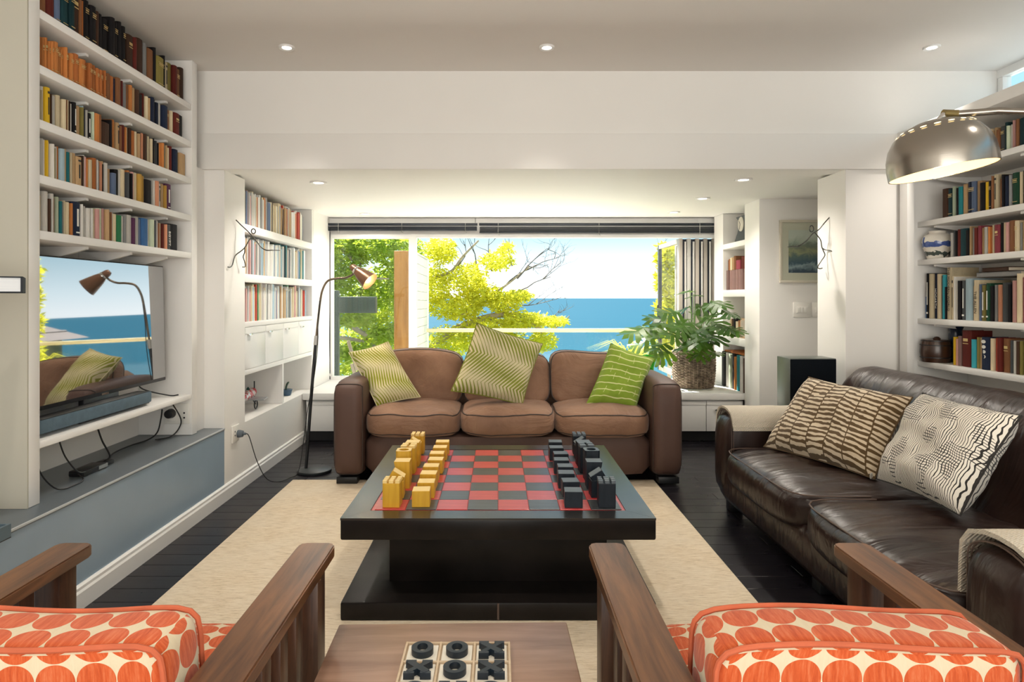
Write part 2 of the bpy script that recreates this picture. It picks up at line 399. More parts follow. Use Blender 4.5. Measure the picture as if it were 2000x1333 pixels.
# ================================================================== BOOKCASES
def shelf_unit(name, label, loc): return thing(name, label, 'bookcase', loc)
LB = shelf_unit('tall_bookcase', 'tall white built in bookcase with television niche on the left', (-2.1, 3.4, .483))
box('upright', SHELFW, -2.269, -1.93, 2.684, 2.75, .484, CZ-.002, parent=LB, b=.003)
box('side_panel', simple('greige_panel_face', (.50, .475, .40), .6, .03), -2.268, -1.9305, 2.676, 2.6835, .484, CZ-.003, parent=LB)  # thin sheet, greyer than the white upright behind it
box('upright', SHELFW, -2.269, -1.93, 4.115, 4.185, .484, CZ-.002, parent=LB, b=.003)
LZ = {'A': 2.569, 'B': 2.335, 'C': 2.104, 'D': 1.871, 'E': 1.635}
def bracket(parent, sx, x0, x1, y, z, h, mat=SHELFW):
    MB().extr([(x0, z), (x1, z), (x1, z-.012), (x0+(x1-x0)*.35, z-h*.75), (x0, z-h)], .022, (0, y-.011, 0)).build('bracket', mat, parent)
for k, z in LZ.items():
    sh = box('shelf', SHELFW, -2.269, -1.932, 2.751, 4.114, z-.038, z, parent=LB, b=.004)
    for y in (2.80, 3.16, 3.54, 3.92): bracket(sh, 1, -2.268, -1.99, y, z-.038, .085 if k == 'E' else .045)
box('shelf', SHELFW, -2.269, -1.932, 2.751, 4.114, .713, .743, parent=LB, b=.004)

AB = shelf_unit('alcove_bookcase', 'white alcove bookshelves with cupboards beside the window', (-2.0, 5.5, .456))
for z in (1.884, 1.523): box('shelf', SHELFW, -2.159, -1.822, 4.691, 6.384, z-.059, z, parent=AB, b=.003)
box('shelf', SHELFW, -2.159, -1.822, 4.691, 6.384, 1.137, 1.172, parent=AB, b=.003)
box('shelf', SHELFW, -2.159, -1.822, 4.691, 6.384, .790, .826, parent=AB, b=.003)
box('end_panel', SHELFW, -2.159, -1.822, 6.386, 6.419, .456, AZ-.002, parent=AB)
box('divider', SHELFW, -2.159, -1.824, 5.52, 5.55, .456, .790, parent=AB)
for k in range(4):
    y0 = 4.693+k*.4235
    dr = box('cupboard_door', TRIMW, -1.842, -1.824, y0+.002, y0+.4215, .829, 1.134, parent=AB, b=.002)
    box('door_rail', TRIMW, -1.8235, -1.8205, y0+.004, y0+.4195, 1.088, 1.131, parent=dr)
    MB().rbox(-1.8235, -1.805, y0+.05, y0+.115, 1.076, 1.088, b=.003).build('handle', CHROME, dr, 35)
    box('carcass', SHELFW, -2.159, -1.846, y0, y0+.4225, .827, 1.136, parent=AB)

RB = shelf_unit('long_bookcase', 'white built in bookcase behind the dark leather sofa', (2.85, 3.3, 0))
box('face_stile', SHELFW, 2.63, 2.675, 4.197, 4.277, .001, 2.371, parent=RB, b=.003)
box('upright', SHELFW, 2.675, 3.059, 4.252, 4.290, .001, 2.371, parent=RB, b=.002)
box('upright', SHELFW, 2.63, 3.059, 2.31, 2.39, .001, 2.371, parent=RB, b=.003)
box('top_board', SHELFW, 2.628, 3.059, 2.31, 4.30, 2.372, 2.436, parent=RB, b=.004)
RZ = (2.148, 1.842, 1.596, 1.217, .941)
for z in RZ:
    sh = box('shelf', SHELFW, 2.73, 3.059, 2.391, 4.2515, z-.035, z, parent=RB, b=.003)
    for y in (4.14, 3.45, 2.85): bracket(sh, -1, 3.058, 2.77, y, z-.035, .05)
box('shelf', SHELFW, 2.73, 3.059, 2.391, 4.2515, .55, .585, parent=RB, b=.003)

NB = shelf_unit('corner_bookcase', 'narrow white corner bookshelves right of the window', (2.48, 6.5, .463))
box('jamb', WHITE, 2.305, 2.659, 6.69, 6.965, .464, AZ-.002, parent=NB)
box('jamb', WHITE, 2.372, 2.659, 6.966, 7.069, .464, AZ-.002, parent=NB)
for z, t in ((1.894, .052), (1.428, .068), (.962, .073)): box('shelf', SHELFW, 2.302, 2.659, 6.052, 6.689, z-t, z, parent=NB, b=.003)

# ------------------------------------------------------------------ books
BK = {'k': ('black', (.012, .011, .013)), 'n': ('navy', (.018, .028, .065)), 'dt': ('dark teal', (.012, .05, .062)), 't': ('teal', (.02, .22, .26)),
 'cy': ('cyan', (.05, .40, .50)), 'r': ('red', (.50, .06, .035)), 'dr': ('dark red', (.15, .024, .018)), 'm': ('maroon', (.26, .05, .07)), 'b': ('brown', (.27, .12, .055)),
 'db': ('dark brown', (.07, .035, .022)), 'tn': ('tan', (.55, .37, .20)), 'o': ('orange', (.62, .24, .07)), 'ro': ('rust orange', (.50, .17, .05)), 'y': ('yellow', (.80, .52, .03)),
 'go': ('golden', (.55, .33, .07)), 'g': ('green', (.05, .30, .13)), 'dg': ('dark green', (.02, .09, .05)), 'ol': ('olive', (.28, .24, .07)), 'gy': ('grey', (.30, .31, .32)),
 'dgy': ('dark grey', (.09, .10, .11)), 'lg': ('light grey', (.62, .62, .60)), 'w': ('white', (.80, .79, .76)), 'c': ('cream', (.76, .66, .46)), 'pb': ('pale blue', (.42, .58, .68)),
 'bl': ('blue', (.05, .15, .36)), 'sb': ('slate blue', (.14, .20, .34)), 'pk': ('pink', (.68, .38, .36)), 'sa': ('salmon', (.72, .33, .20)), 'pg': ('pale green', (.58, .68, .52)), 'pu': ('plum', (.10, .03, .09)),
 'mv': ('mauve brown', (.26, .16, .15))}
BOOKM = Mat('book_cover', (.5, .5, .5), .6, 0, .15)
_oi = BOOKM.nt.nodes.new('ShaderNodeObjectInfo'); _bc = E(BOOKM.nt, _oi.outputs['Color'])
_nz = BOOKM.noise(7, 5, BOOKM.co('Object', (1, 1, .35)), .65)
BOOKM.col(BOOKM.mix(_nz, BOOKM.mix(1.0, _bc, (.62, .60, .58), 'MULTIPLY'), BOOKM.mix(1.0, _bc, (1.0, .97, .92), 'MULTIPLY')))
BOOKM.bump(BOOKM.noise(30, 2), .15, .01)
PAGEM = Mat('page_edges', (.72, .64, .50), .8)
PAGEM.col(PAGEM.mix(PAGEM.noise(6, 3, PAGEM.co('Object', (2, 60, 2))), (.50, .42, .30), (.80, .73, .60)))
GOLDM = Mat('gilt_lettering', (.62, .46, .20), .4, .5)
INKM = Mat('printed_white_ink', (.78, .76, .70), .6)
INKB = Mat('printed_black_ink', (.02, .02, .02), .6)
_cp = [(1, -.5), (.085, -.5), (.050, -.47), (.020, -.36), (.003, -.16), (.003, .16), (.020, .36), (.050, .47), (.085, .5), (1, .5), (1, .43), (.10, .43), (.10, -.43), (1, -.43)]
book_me = MB().extr(_cp, 1.0, (0, 0, 0), (1, 0, 0), (0, 1, 0), (0, 0, 1)).build('book', BOOKM); bme = book_me.data; bpy.data.objects.remove(book_me)
_p = MB().box(.10, .975, -.43, .43, .018, .985).build('page_block', PAGEM); pme = _p.data; bpy.data.objects.remove(_p)
def bandmesh(mat, zs):
    m = MB()
    for z0, z1, wd in zs: m.box(-.010, .002, -wd, wd, z0, z1)
    o = m.build('spine_band', mat); me = o.data; bpy.data.objects.remove(o); return me
band_g = bandmesh(GOLDM, [(.80, .815, .36), (.745, .775, .30), (.70, .715, .36), (.12, .135, .36)])
band_l = bandmesh(GOLDM, [(.70, .78, .25), (.63, .65, .3)])
band_w = bandmesh(INKM, [(.30, .80, .10), (.10, .14, .22)])
band_k = bandmesh(INKB, [(.28, .74, .10), (.84, .90, .22)])
def band_scale(d): return d
NBOOK = [0]
def book(x, y, z, rotz, depth, thick, h, code, label, group, band=None, tilt=0, lie=False):
    o = link('book', bme); o.location = (x, y, z); o.scale = (depth, thick, h)
    o.rotation_euler = (0, 0, rotz)
    cn, c = BK[code]; j = random.uniform(.72, 1.22); o.color = (c[0]*j, c[1]*j, c[2]*j, 1)
    tag(o, label, 'book', group); link('page_block', pme, o)
    if band: link('spine_band', band, o, 'stuff')
    NBOOK[0] += 1
    return o
def row(side, spec, z, hm, hv, xs, start, shelf, group, dep=(.12, .15), bands=0.0):
    toks = re.findall(r'([\d.]+)([a-z]+)(?::([\d.]+))?([!*+~])?', spec); prev = start; out = []
    if side == 'R' and xs > 2.7: EXT.append((xs*1275/(float(toks[-1][0])-973)-.003, z, hm, hv))    # the row goes on past the edge of the picture
    for i, (px, code, hh, b) in enumerate(toks):
        px = float(px)
        if side == 'L': y0, y1 = xs*1275/(973-prev), xs*1275/(973-px)
        else: y1, y0 = xs*1275/(prev-973), xs*1275/(px-973)
        t = y1-y0-(.0028 if y1-y0 > .014 else .0015); h = float(hh) if hh else hm+random.uniform(-hv, hv); d = random.uniform(*dep)
        dx = random.uniform(-.009, .009)
        bd = {'!': band_g, '*': band_l, '+': band_w, '~': band_k}.get(b)
        if bd is None and random.random() < bands: bd = random.choice((band_l, band_g)) if code in ('k', 'db', 'dr', 'n', 'dt', 'm', 'b', 'ro', 'o') else random.choice((band_k, None, None))
        lab = f'{BK[code][0]} book, {ordinal(i+1)} from left on {shelf}'
        out.append(book((-xs if side == 'L' else xs)+dx, (y0+y1)/2, z+.0005, math.pi if side == 'L' else 0, d, t, h, code, lab, group, bd))
        prev = px
    return out
EXT = []
G1 = 'books in the tall left bookcase'
row('L', '90b 109dr 120.7sb! 134.4dt! 144.8dt! 159db* 164b 167ro 177k! 188k! 195db 204k 216k! 224k 232k! 238k 244.7k! 248n 260db* 267dr 279db 285.6gy 289k 301.7b 305.7k 321ol! 324k 330.6c~ 338.6ol 345.8dr 353b! 360.3db', 2.569, .195, .02, 1.962, 80.5, 'top shelf of the tall left bookcase', G1, (.14, .18))
row('L', '82.5o 88o* 92o* 96o* 99o* 104o! 113.5o! 121.5o! 126o! 130o* 137o! 145o! 154.5ro! 164o! 172ro! 179ro! 186.5ro! 192.5ro! 198.6ro! 205ro! 208ro! 214.7b 222.7ro 227n 234.7b 238db 241.5dr 247.5gy 253.5b 258o:.15 264.8tn 271db 281k:.135 285dr 289.6c 294tn 300n 306k 312n 317.7lg 326.5n 334.6b! 339.4c 350dr* 360.3k', 2.335, .143, .008, 1.962, 80.5, 'second shelf of the tall left bookcase', G1, (.12, .14))
row('L', '83.5c 90w:.16 99.5y:.163~ 102.7db 112lg 119.5c 121.5ol 128c 130b 137.6c 139db 143w 149.6k+ 158tn 161.5ol 165.7pb 169.7n 173w 181.7k:.135+ 184pg 193.4o 196.6b 214.6db:.12 218k 223.5o 227tn 233.5tn~ 238b 243dr 245.5c 248.7o 253c 257db 263ro 269c 272.4tn 276k 280.4sa 286.4db 290c 293b 297.7c 299.5k 304ol:.115 308.5dgy 313k 317o 321.7o 326t 329tn 332c 335.8dr 338k 346.6n 351ol 363.5tn', 2.104, .146, .008, 1.962, 80.5, 'third shelf of the tall left bookcase', G1)
row('L', '88lg:.165 92w:.165 95.5y:.165 99c:.16 105w:.155 108ol 113.5lg 117o 125.6pb 130.4tn 137t 141c 150tn 162tn~ 165db 167w 171.3pk 174o 180c 187.8ro 189w 193.4pb 197.8sa 200k 204tn 210.6w 212db 219tn:.13 227sb:.115 233.5k 240lg 248.7c 251dgy 256o 259k 264pk 270c 277go 279k 284go 297.7k 301lg 304w 311sa 316lg~ 322.5tn 327go 337.4pu+', 1.871, .148, .009, 1.962, 80.5, 'fourth shelf of the tall left bookcase', G1)
rowE = row('L', '83.4c 92.7w:.175 98db 104w:.172 112b 117.5pg:.165 122t 128.4gy 132.4c 140.8c 145.6o 160.5n:.162+ 165w 172lg:.150 179.3w:.145 183lg 187c 193.8pk 202.6pg 207.8pk 214tn 218b 222.3w:.147 230.7c:.145 239g:.142 244.3w:.142 248.7gy 259w:.155 266.8pu:.145 274.4lg 278sb 290.4bl:.155 294w 301pg 303.5dgy 307.7w 312.5b:.145 317c 322dr 325.3sa 333dgy:.15 350k:.16', 1.635, .152, .007, 1.962, 80.5, 'fifth shelf of the tall left bookcase', G1, (.14, .19))
ob = rowE[-2]
text_mesh('title_lettering', 'EGYPT', 1, INKM, ob, Matrix.Translation((-.012, 0, .45)) @ Matrix.Diagonal((1, 1, 1, 1)) @ Matrix(((0, 0, -1, 0), (.0, -.62, 0, 0), (-.20, 0, 0, 0), (0, 0, 0, 1))), .006)
G2 = 'books in the right bookcase behind the leather sofa'
row('R', '1896k 1906b 1913n 1918c:.12 1922k 1926gy 1930c 1933dg 1937c 1940tn 1944tn 1951b 1961dgy! 1967dt 1972pg 1978lg 1981pk 1987b 2004dt 2012k', 2.148, .146, .014, 2.765, 1880, 'top shelf of the right bookcase', G2)
row('R', '1849.7db 1860.5dt! 1864.6pg 1871k 1878.5t 1886.6tn 1896.5n! 1904.6sb! 1912.7tn 1922k 1930y 1937k! 1941.5b 1949.6c~ 1957.7b 1961k 1970n 1974gy 1988dg! 1994c 2003k 2012b', 1.842, .178, .016, 2.765, 1837, 'second shelf of the right bookcase', G2)
row('R', '1859.6lg 1863dgy 1867k 1874dr 1887.5dt 1893k 1896.6tn 1903gy 1908.7dr 1914.6m 1919tn 1921c 1926.8lg 1931o 1935.8ro 1940.7c 1952m* 1957k 1963c 1967.7pk 1981b 1989c! 1995gy 2010tn', 1.596, .162, .012, 2.765, 1855, 'third shelf of the right bookcase', G2)
row4 = row('R', '1808bl:.14 1815k:.29+ 1821.5c:.285 1828n:.285 1836c:.282 1840db:.27 1846.7cy:.275 1849k:.2 1858.5c:.318 1862.5c:.265~ 1865.6w:.26 1870lg:.24 1876k:.235 1884.5dgy:.235+ 1898pb:.245 1902tn 1912c:.235 1917.6sb:.21 1925.4ol:.205+ 1932.8dg:.215+ 1938k 1944gy:.205 1954sa:.205 1968.5dgy:.215 1973k 1981pk:.225 1992.6c:.262 2008m:.24', 1.217, .20, .006, 2.765, 1804, 'fourth shelf of the right bookcase', G2, (.17, .21))
def spine_text(o, s, size, mat, z=.5):
    d, t, h = o.scale      # keep letter shapes true in metres: divide by the book's scale
    mw = Matrix.Translation((-.006, 0, z)) @ Matrix(((0, 0, -1/d, 0), (0, -size/t, 0, 0), (-size/h, 0, 0, 0), (0, 0, 0, 1)))
    text_mesh('title_lettering', s, 1, mat, o, mw, .0004)
spine_text(row4[3], 'HOGARTH', .026, INKM, .45)
spine_text(row4[8], 'THE MODERN WORLD', .026, INKB, .58)
spine_text(row4[16], 'THE ALLEN', .026, INKB, .45)
row('R', '1863.5y:.17 1871pk:.16 1877mv 1895dr:.215* 1904cy:.165 1910.7ol:.18 1917tn:.178 1931.7n:.185 1940c:.18 1948.5r:.185 1955dr:.185 1969.5b:.185* 1975dgy 1984lg 1991.6db 1995ol 2010pg', .941, .178, .006, 2.765, 1858, 'lowest visible shelf of the right bookcase', G2, (.13, .16))
# lunar phases on the navy spine: small discs
moon_o = [o for o in bpy.data.objects if o.name.startswith('book') and o.get('label', '').startswith('navy book, eighth from left on lowest')][0]
mm = MB()
for zc, k in ((.86, 1), (.70, .85), (.55, .6), (.40, .25)):
    pts = [(math.cos(R(a))*.30, math.sin(R(a))*.055) for a in range(-90, 91, 15)]; inn = [(math.cos(R(a))*.30*(1-2*k), math.sin(R(a))*.055) for a in range(90, -91, -15)]
    mm.extr([(a-.05, zc+b) for a, b in pts+inn[1:-1]], .008, (-.008, 0, 0), (0, -1, 0), (0, 0, 1), (1, 0, 0))
mm.build('moon_print', INKM, moon_o, None, True)
# two large books lying flat on the upright ones of the fourth shelf
def flat_book(x0, x1, y0, y1, z0, z1, code, label, group):
    o = MB().rbox(x0, x1, y0, y1, z0, z0+.004, b=.001).rbox(x0, x1, y0, y1, z1-.004, z1, b=.001).box(x0, x0+.004, y0, y1, z0, z1).build('book', BOOKM)
    o.color = BK[code][1]+(1,); tag(o, label, 'book', group)
    MB().box(x0+.004, x1-.006, y0+.006, y1-.006, z0+.004, z1-.004).build('page_block', PAGEM, o); return o
flat_book(2.80, 3.02, 3.50, 3.82, 1.468, 1.496, 'gy', 'large grey book lying flat on top of the fourth shelf books', G2)
flat_book(2.80, 3.00, 3.585, 3.775, 1.4975, 1.522, 'db', 'dark book lying on the large grey book on the fourth shelf', G2)
G3 = 'books in the corner shelves right of the window'
row('R', '1423.4mv 1428mv 1432.5mv 1437mv 1441.5mv 1446mv 1450.5mv 1455mv', 1.428, .198, .0, 2.335, 1419, 'lower volumes of the upper corner shelf', G3, (.14, .15))
row('R', '1422.5db 1426b 1429c 1433.5tn:.125 1437.5b:.135 1446m:.09 1455dr:.12', 1.6275, .115, .01, 2.340, 1420, 'upper volumes stacked on the corner shelf set', G3, (.10, .12))
row('R', '1426c 1430tn 1433db 1436k:.185 1440c 1444b 1447tn', .962, .165, .015, 2.340, 1423, 'middle corner shelf right of the window', G3, (.12, .14))
row('R', '1410dg:.33 1416k:.345 1422lg 1427pg 1433k 1436o 1442t 1446gy 1449lg 1452db', .464, .33, .012, 2.272, 1407, 'bottom of the corner shelves on the seat', G3, (.22, .25))
flat_book(2.29, 2.55, 6.08, 6.60, .8105, .825, 'ro', 'flat reddish folder lying across the tall books on the seat', G3)
# thin magazines in the alcove: one uncountable block
MAGM = Mat('magazine_spines', (.8, .8, .8), .5)
_va = MAGM.nt.nodes.new('ShaderNodeVertexColor'); _va.layer_name = 'Col'; MAGM.col(E(MAGM.nt, _va.outputs[0]))
mg = MB(); cols = []
pal1 = ['c', 'w', 'tn', 'pk', 'sa', 'r', 'c', 'gy', 'w', 'lg', 'db', 'c', 'lg', 'pk', 'o', 'dgy', 'w', 'sb']; pal2 = ['w', 'w', 'pb', 'lg', 't', 'gy', 'w', 'sb', 'c', 'pb', 'w', 'pk', 'w', 'lg', 'dt', 'tn']; pal3 = ['w', 'lg', 'c', 'gy', 'w', 'pb', 'tn', 'dgy', 'pk', 'w', 'g', 'r', 'c', 'lg', 'sb', 'w']
rm = random.Random(4)
for z, pal, hm, hv, y1 in ((1.8845, pal1, .255, .02, 6.25), (1.5235, pal2, .265, .025, 6.33), (1.1725, pal3, .262, .03, 6.34)):
    y = 4.70
    while y < y1:
        t = rm.uniform(.008, .03); h = hm+rm.uniform(-hv, hv); dx = rm.uniform(0, .02); lean = rm.uniform(0, .012) if rm.random() < .4 else 0
        x0 = -1.862-dx; x1 = -2.08-rm.uniform(0, .04)
        c = BK[rm.choice(pal)][1]; jj = rm.uniform(.85, 1.1)
        vs = [(x1, y, z), (x0, y, z), (x0, y+t, z), (x1, y+t, z), (x1, y+lean, z+h), (x0, y+lean, z+h), (x0, y+t+lean, z+h), (x1, y+t+lean, z+h)]
        mg.add(vs, [(0, 3, 2, 1), (4, 5, 6, 7), (0, 1, 5, 4), (1, 2, 6, 5), (2, 3, 7, 6), (3, 0, 4, 7)]); cols.append((c[0]*jj, c[1]*jj, c[2]*jj, 1)); y += t+.0015+(lean*.3)
mo = mg.build('magazines', MAGM, kind='stuff'); tag(mo, 'tightly packed thin magazines and booklets on the alcove shelves', 'magazines')
ca = mo.data.color_attributes.new('Col', 'FLOAT_COLOR', 'CORNER')
for i, pol in enumerate(mo.data.polygons):
    for li in pol.loop_indices: ca.data[li].color = cols[i//6]

# the right bookcase's rows beyond the picture's edge: one block
xb = MB(); xc = []; rx = random.Random(21)
for y, z, hm, hv in EXT:
    while y > 2.75:
        t = rx.uniform(.014, .042); h = hm+rx.uniform(-hv, hv); x0 = 2.765+rx.uniform(-.008, .008); xb.box(x0, x0+.13, y-t, y-.0015, z+.0005, z+h); y -= t
        c = BK[rx.choice(['k', 'n', 'b', 'c', 'tn', 'dr', 'gy', 'dg', 'w', 'o', 'sb', 'm'])][1]; xc.append((c[0], c[1], c[2], 1))
xo = xb.build('book_row', MAGM, kind='stuff'); tag(xo, 'remaining books along the near end of the right bookcase', 'books')
ca = xo.data.color_attributes.new('Col', 'FLOAT_COLOR', 'CORNER')
for i, pol in enumerate(xo.data.polygons):
    for li in pol.loop_indices: ca.data[li].color = xc[i//6]
# ================================================================== RUG
RUGM = Mat('beige_woven_rug', (.62, .52, .38), .95, 0, .1)
_f = RUGM.noise(16, 6, RUGM.co('Object', (1, 9, 1)), .75); _g = RUGM.noise(3.5, 3)
RUGM.col(RUGM.mix(RUGM.ramp(_g, [(.35, (0, 0, 0)), (.7, (1, 1, 1))])*.35, RUGM.ramp(_f, [(.30, (.38, .285, .18)), (.46, (.72, .59, .42)), (.62, (.82, .71, .55)), (.8, (.87, .79, .65))]), (.80, .73, .60)))
RUGM.bump(RUGM.noise(90, 3, RUGM.co('Object', (1, 4, 1))), .5, .006)
rug = tag(MB().rbox(-1.51, 1.143, .9, 4.80, .0005, .012, b=.004).build('rug', RUGM, None, 35), 'large beige flat woven rug under the coffee table', 'rug')
RZ0 = .0125
# ================================================================== BROWN SOFA
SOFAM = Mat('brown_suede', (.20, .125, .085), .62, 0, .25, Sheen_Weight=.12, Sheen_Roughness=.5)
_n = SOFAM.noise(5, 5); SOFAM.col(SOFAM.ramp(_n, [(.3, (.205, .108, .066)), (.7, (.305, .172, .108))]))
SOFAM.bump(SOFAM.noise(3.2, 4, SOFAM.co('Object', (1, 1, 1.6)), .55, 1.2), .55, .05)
SOFAD = simple('brown_suede_shaded', (.105, .060, .047), .5, .18, 4, .15, 9, spec=.25)  # cushion suede darkened: shade on arms and base put into the colour
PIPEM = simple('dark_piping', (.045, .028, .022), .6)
SF = thing('three_seat_sofa', 'brown three seat sofa with loose cushions facing the camera', 'sofa', (.07, 5.15, 0))
XL, XR = -1.188, 1.327
def arm_fn(v, q): return v
for x0, x1 in ((XL, XL+.215), (XR-.215, XR)):
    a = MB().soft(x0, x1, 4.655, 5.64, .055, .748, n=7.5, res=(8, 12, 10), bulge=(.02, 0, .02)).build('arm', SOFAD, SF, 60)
    pts = []
    for k in range(64):
        an = 2*math.pi*k/64; cc, ss = math.cos(an), math.sin(an); mx = max(abs(cc), abs(ss)); pts.append(MB.soft_pt((x0, x1, 4.655, 5.64, .055, .748), 7.5, (.02, 0, .02), None, (cc/mx, -.955, ss/mx)))
    MB().tube(pts, .0055, 6, closed=True).build('piping', PIPEM, a, 40)
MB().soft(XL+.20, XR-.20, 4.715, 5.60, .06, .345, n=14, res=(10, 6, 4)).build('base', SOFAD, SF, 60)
MB().soft(XL+.20, XR-.20, 5.44, 5.66, .06, .80, n=10, res=(10, 4, 8)).build('back_frame', SOFAM, SF, 60)
for x, y in ((XL+.10, 4.735), (XR-.10, 4.735)): MB().rbox(x-.075, x+.075, y-.045, y+.045, RZ0, .06, b=.004).build('foot', BLACKM, SF, 35)
for x, y in ((XL+.10, 5.55), (XR-.10, 5.55)): MB().rbox(x-.06, x+.06, y-.045, y+.045, .001, .06, b=.004).build('foot', BLACKM, SF, 35)
SW = (XR-XL-.43)/3
def cloth_fn(seed, amp=.010, fz=1.0):
    def fn(v, q):
        p = Vector((v.x*5+seed*7.3, v.y*5, v.z*5*fz)); n1 = noise.noise(p); n2 = noise.noise(p*2.3)
        return v+Vector((0, -.7, .9))*(amp*n1+amp*.5*n2)
    return fn
def rim(m, x0, x1, y0, y1, z, n, r, k=48, tilt=0):
    cx, cy = (x0+x1)/2, (y0+y1)/2; hx, hy = (x1-x0)/2, (y1-y0)/2; pts = []
    for i in range(k):
        a = 2*math.pi*i/k; c, s = math.cos(a), math.sin(a); d = (abs(c)**n+abs(s)**n)**(1/n)
        pts.append((cx+hx*c/d, cy+hy*s/d, z+.006*math.sin(3*a+cx*9)+tilt*(hy*s/d)))
    return m.tube(pts, r, 6, closed=True)
for i in range(3):
    x0 = XL+.215+i*SW+.004; x1 = x0+SW-.008
    c = MB().soft(x0-.006, x1+.006, 4.668, 5.36, .335, .535, n=4.6, res=(20, 20, 10), bulge=(.02, .03, .30), fn=cloth_fn(i, .013)).build('seat_cushion', SOFAM, SF, 70)
    A_ = (x0-.006, x1+.006, 4.668, 5.36, .335, .535)
    for zq in (.72, -.72):
        pts = []
        for k in range(56):
            a = 2*math.pi*k/56; cc, ss = math.cos(a), math.sin(a); mx = max(abs(cc), abs(ss)); pts.append(MB.soft_pt(A_, 4.6, (.02, .03, .30), cloth_fn(i, .013), (cc/mx, ss/mx, zq)))
        MB().tube(pts, .005, 6, closed=True).build('piping', PIPEM, c, 40)
for i, (dz, dy) in enumerate(((.0, .0), (-.004, .0), (-.002, .0))):
    x0 = XL+.215+i*SW+.002; x1 = x0+SW-.004; x0 -= .035 if i == 0 else 0; x1 += .035 if i == 2 else 0
    def bfn(v, q, s=i):
        p = Vector((v.x*4+s*5.1, v.y*4, v.z*4)); a = noise.noise(p)*.016+noise.noise(p*2.2)*.007
        return Vector((v.x, v.y+a*(-1 if q[1] < 0 else .3)+.24*v.z, v.z+(.016*math.cos(q[0]*2.2+s*1.3) if q[2] > .5 else 0)))
    c = MB().soft(x0, x1, 5.19+dy, 5.43+dy, .50, .915+dz, n=5.2, res=(18, 8, 16), bulge=(.01, .22, .02), fn=bfn).build('back_cushion', SOFAM, SF, 70)
    A_ = (x0, x1, 5.19+dy, 5.43+dy, .50, .915+dz)
    for yq in (-.62, .62):
        pts = []
        for k in range(56):
            a = 2*math.pi*k/56; cc, ss = math.cos(a), math.sin(a); mx = max(abs(cc), abs(ss)); pts.append(MB.soft_pt(A_, 5.2, (.01, .22, .02), bfn, (cc/mx, yq, ss/mx)))
        MB().tube(pts, .005, 6, closed=True).build('piping', PIPEM, c, 40)

# ================================================================== SCATTER CUSHIONS
def pillow(name, quad, thick, mat, label, nvec=None, seed=0, res=26, wr=.006, flange=0.0, bottom_in=None):
    TL, TR, BR, BL = [Vector(p) for p in quad]
    c = (TL+TR+BR+BL)/4; nrm = ((TR-TL)+(BR-BL)).cross((TL-BL)+(TR-BR)).normalized()
    if nrm.dot(Vector((0, 0, CAMZ))-c) < 0: nrm = -nrm
    t = thing(name, label, 'cushion', (c.x, c.y, min(p.z for p in (TL, TR, BR, BL))))
    m = MB(); vs = []; fs = []; uv = []; N = res
    def pt(i, j, sg):
        u, v = i/N, j/N; a, b = 2*u-1, 2*v-1
        # edges pull in between the corners
        pin = .055
        uu = .5+.5*a*(1-pin*(1-b*b)); vv = .5+.5*b*(1-pin*(1-a*a))
        p = (TL*(1-uu)+TR*uu)*(1-vv)+(BL*(1-uu)+BR*uu)*vv
        h = ((1-a**4)*(1-b**4))**.55
        w = noise.noise(Vector((u*4+seed, v*4, seed)))*wr*2+noise.noise(Vector((u*9+seed, v*9, seed*2)))*wr
        return p+nrm*(sg*thick*.5*h+w*h)
    for sg in (1, -1):
        base = len(vs)
        for j in range(N+1):
            for i in range(N+1): vs.append(pt(i, j, sg))
        for j in range(N):
            for i in range(N):
                q = [(i, j), (i+1, j), (i+1, j+1), (i, j+1)]
                if sg > 0: q.reverse()
                fs.append(tuple(base+b*(N+1)+a for a, b in q)); uv.append([(a/N, 1-b/N) for a, b in q])
    m.add(vs, fs, uv); body = m.build('cover', mat, t, 80)
    # seam cord round the edge
    loop = [pt(i, 0, 0) for i in range(0, N, 2)]+[pt(N, j, 0) for j in range(0, N, 2)]+[pt(i, N, 0) for i in range(N, 0, -2)]+[pt(0, j, 0) for j in range(N, 0, -2)]
    MB().tube(loop, .0045, 6, closed=True).build('seam', mat, t, 40)
    return t
def fabric(name, a, rough=.85):
    m = Mat(name, a, rough, 0, .15, Sheen_Weight=.2)
    return m
def flame(name, c1, c2, n, freq, amp, ph, rows):
    m = fabric(name, c1); u, v, _ = m.xyz(m.co('UV'))
    zz = (v*freq+ph).pp(.5)*amp                        # zig-zag drift of the stripes
    ph2 = u*n+zz*n+m.noise(4, 2, m.co('UV'))*.35; st = (ph2.frac()-.5).abs()*2
    wid = ((v*rows+(u*.6)).frac()-.5).abs()*1.35+.10   # stripes swell and taper
    mask = st.gt(wid.min(.80).max(.16))
    tone = m.noise(3, 3, m.co('UV'))
    m.col(m.mix(mask, m.mix(tone, c1, tuple(x*.62 for x in c1)), m.mix(m.noise(20, 2), c2, tuple(x*.85 for x in c2))))
    m.bump(m.noise(220, 2, m.co('UV')), .2, .002); return m
GR1 = flame('green_flame_print', (.33, .35, .035), (.72, .64, .38), 16, 1.5, .32, .15, 2.2)
GR2 = flame('green_flame_print_large', (.27, .30, .045), (.66, .58, .36), 19, 1.2, .55, .3, 1.9)
pillow('scatter_cushion', [P(681, 689, 5.10), P(758, 668, 5.18), P(821, 776, 5.02), P(737, 795, 4.88)], .17, GR1, 'small green cushion with cream flame stripes against left sofa arm', seed=1)
pillow('scatter_cushion', [P(931, 631, 5.02), P(1060, 672, 5.12), P(1020, 792, 4.93), P(881, 764, 4.88)], .17, GR2, 'large olive flame striped cushion in the middle of the sofa', seed=2)
GR3 = fabric('green_brush_line_print', (.22, .33, .03)); u, v, _ = GR3.xyz(GR3.co('UV'))
wob = GR3.noise(3, 2, GR3.co('UV'))*.09
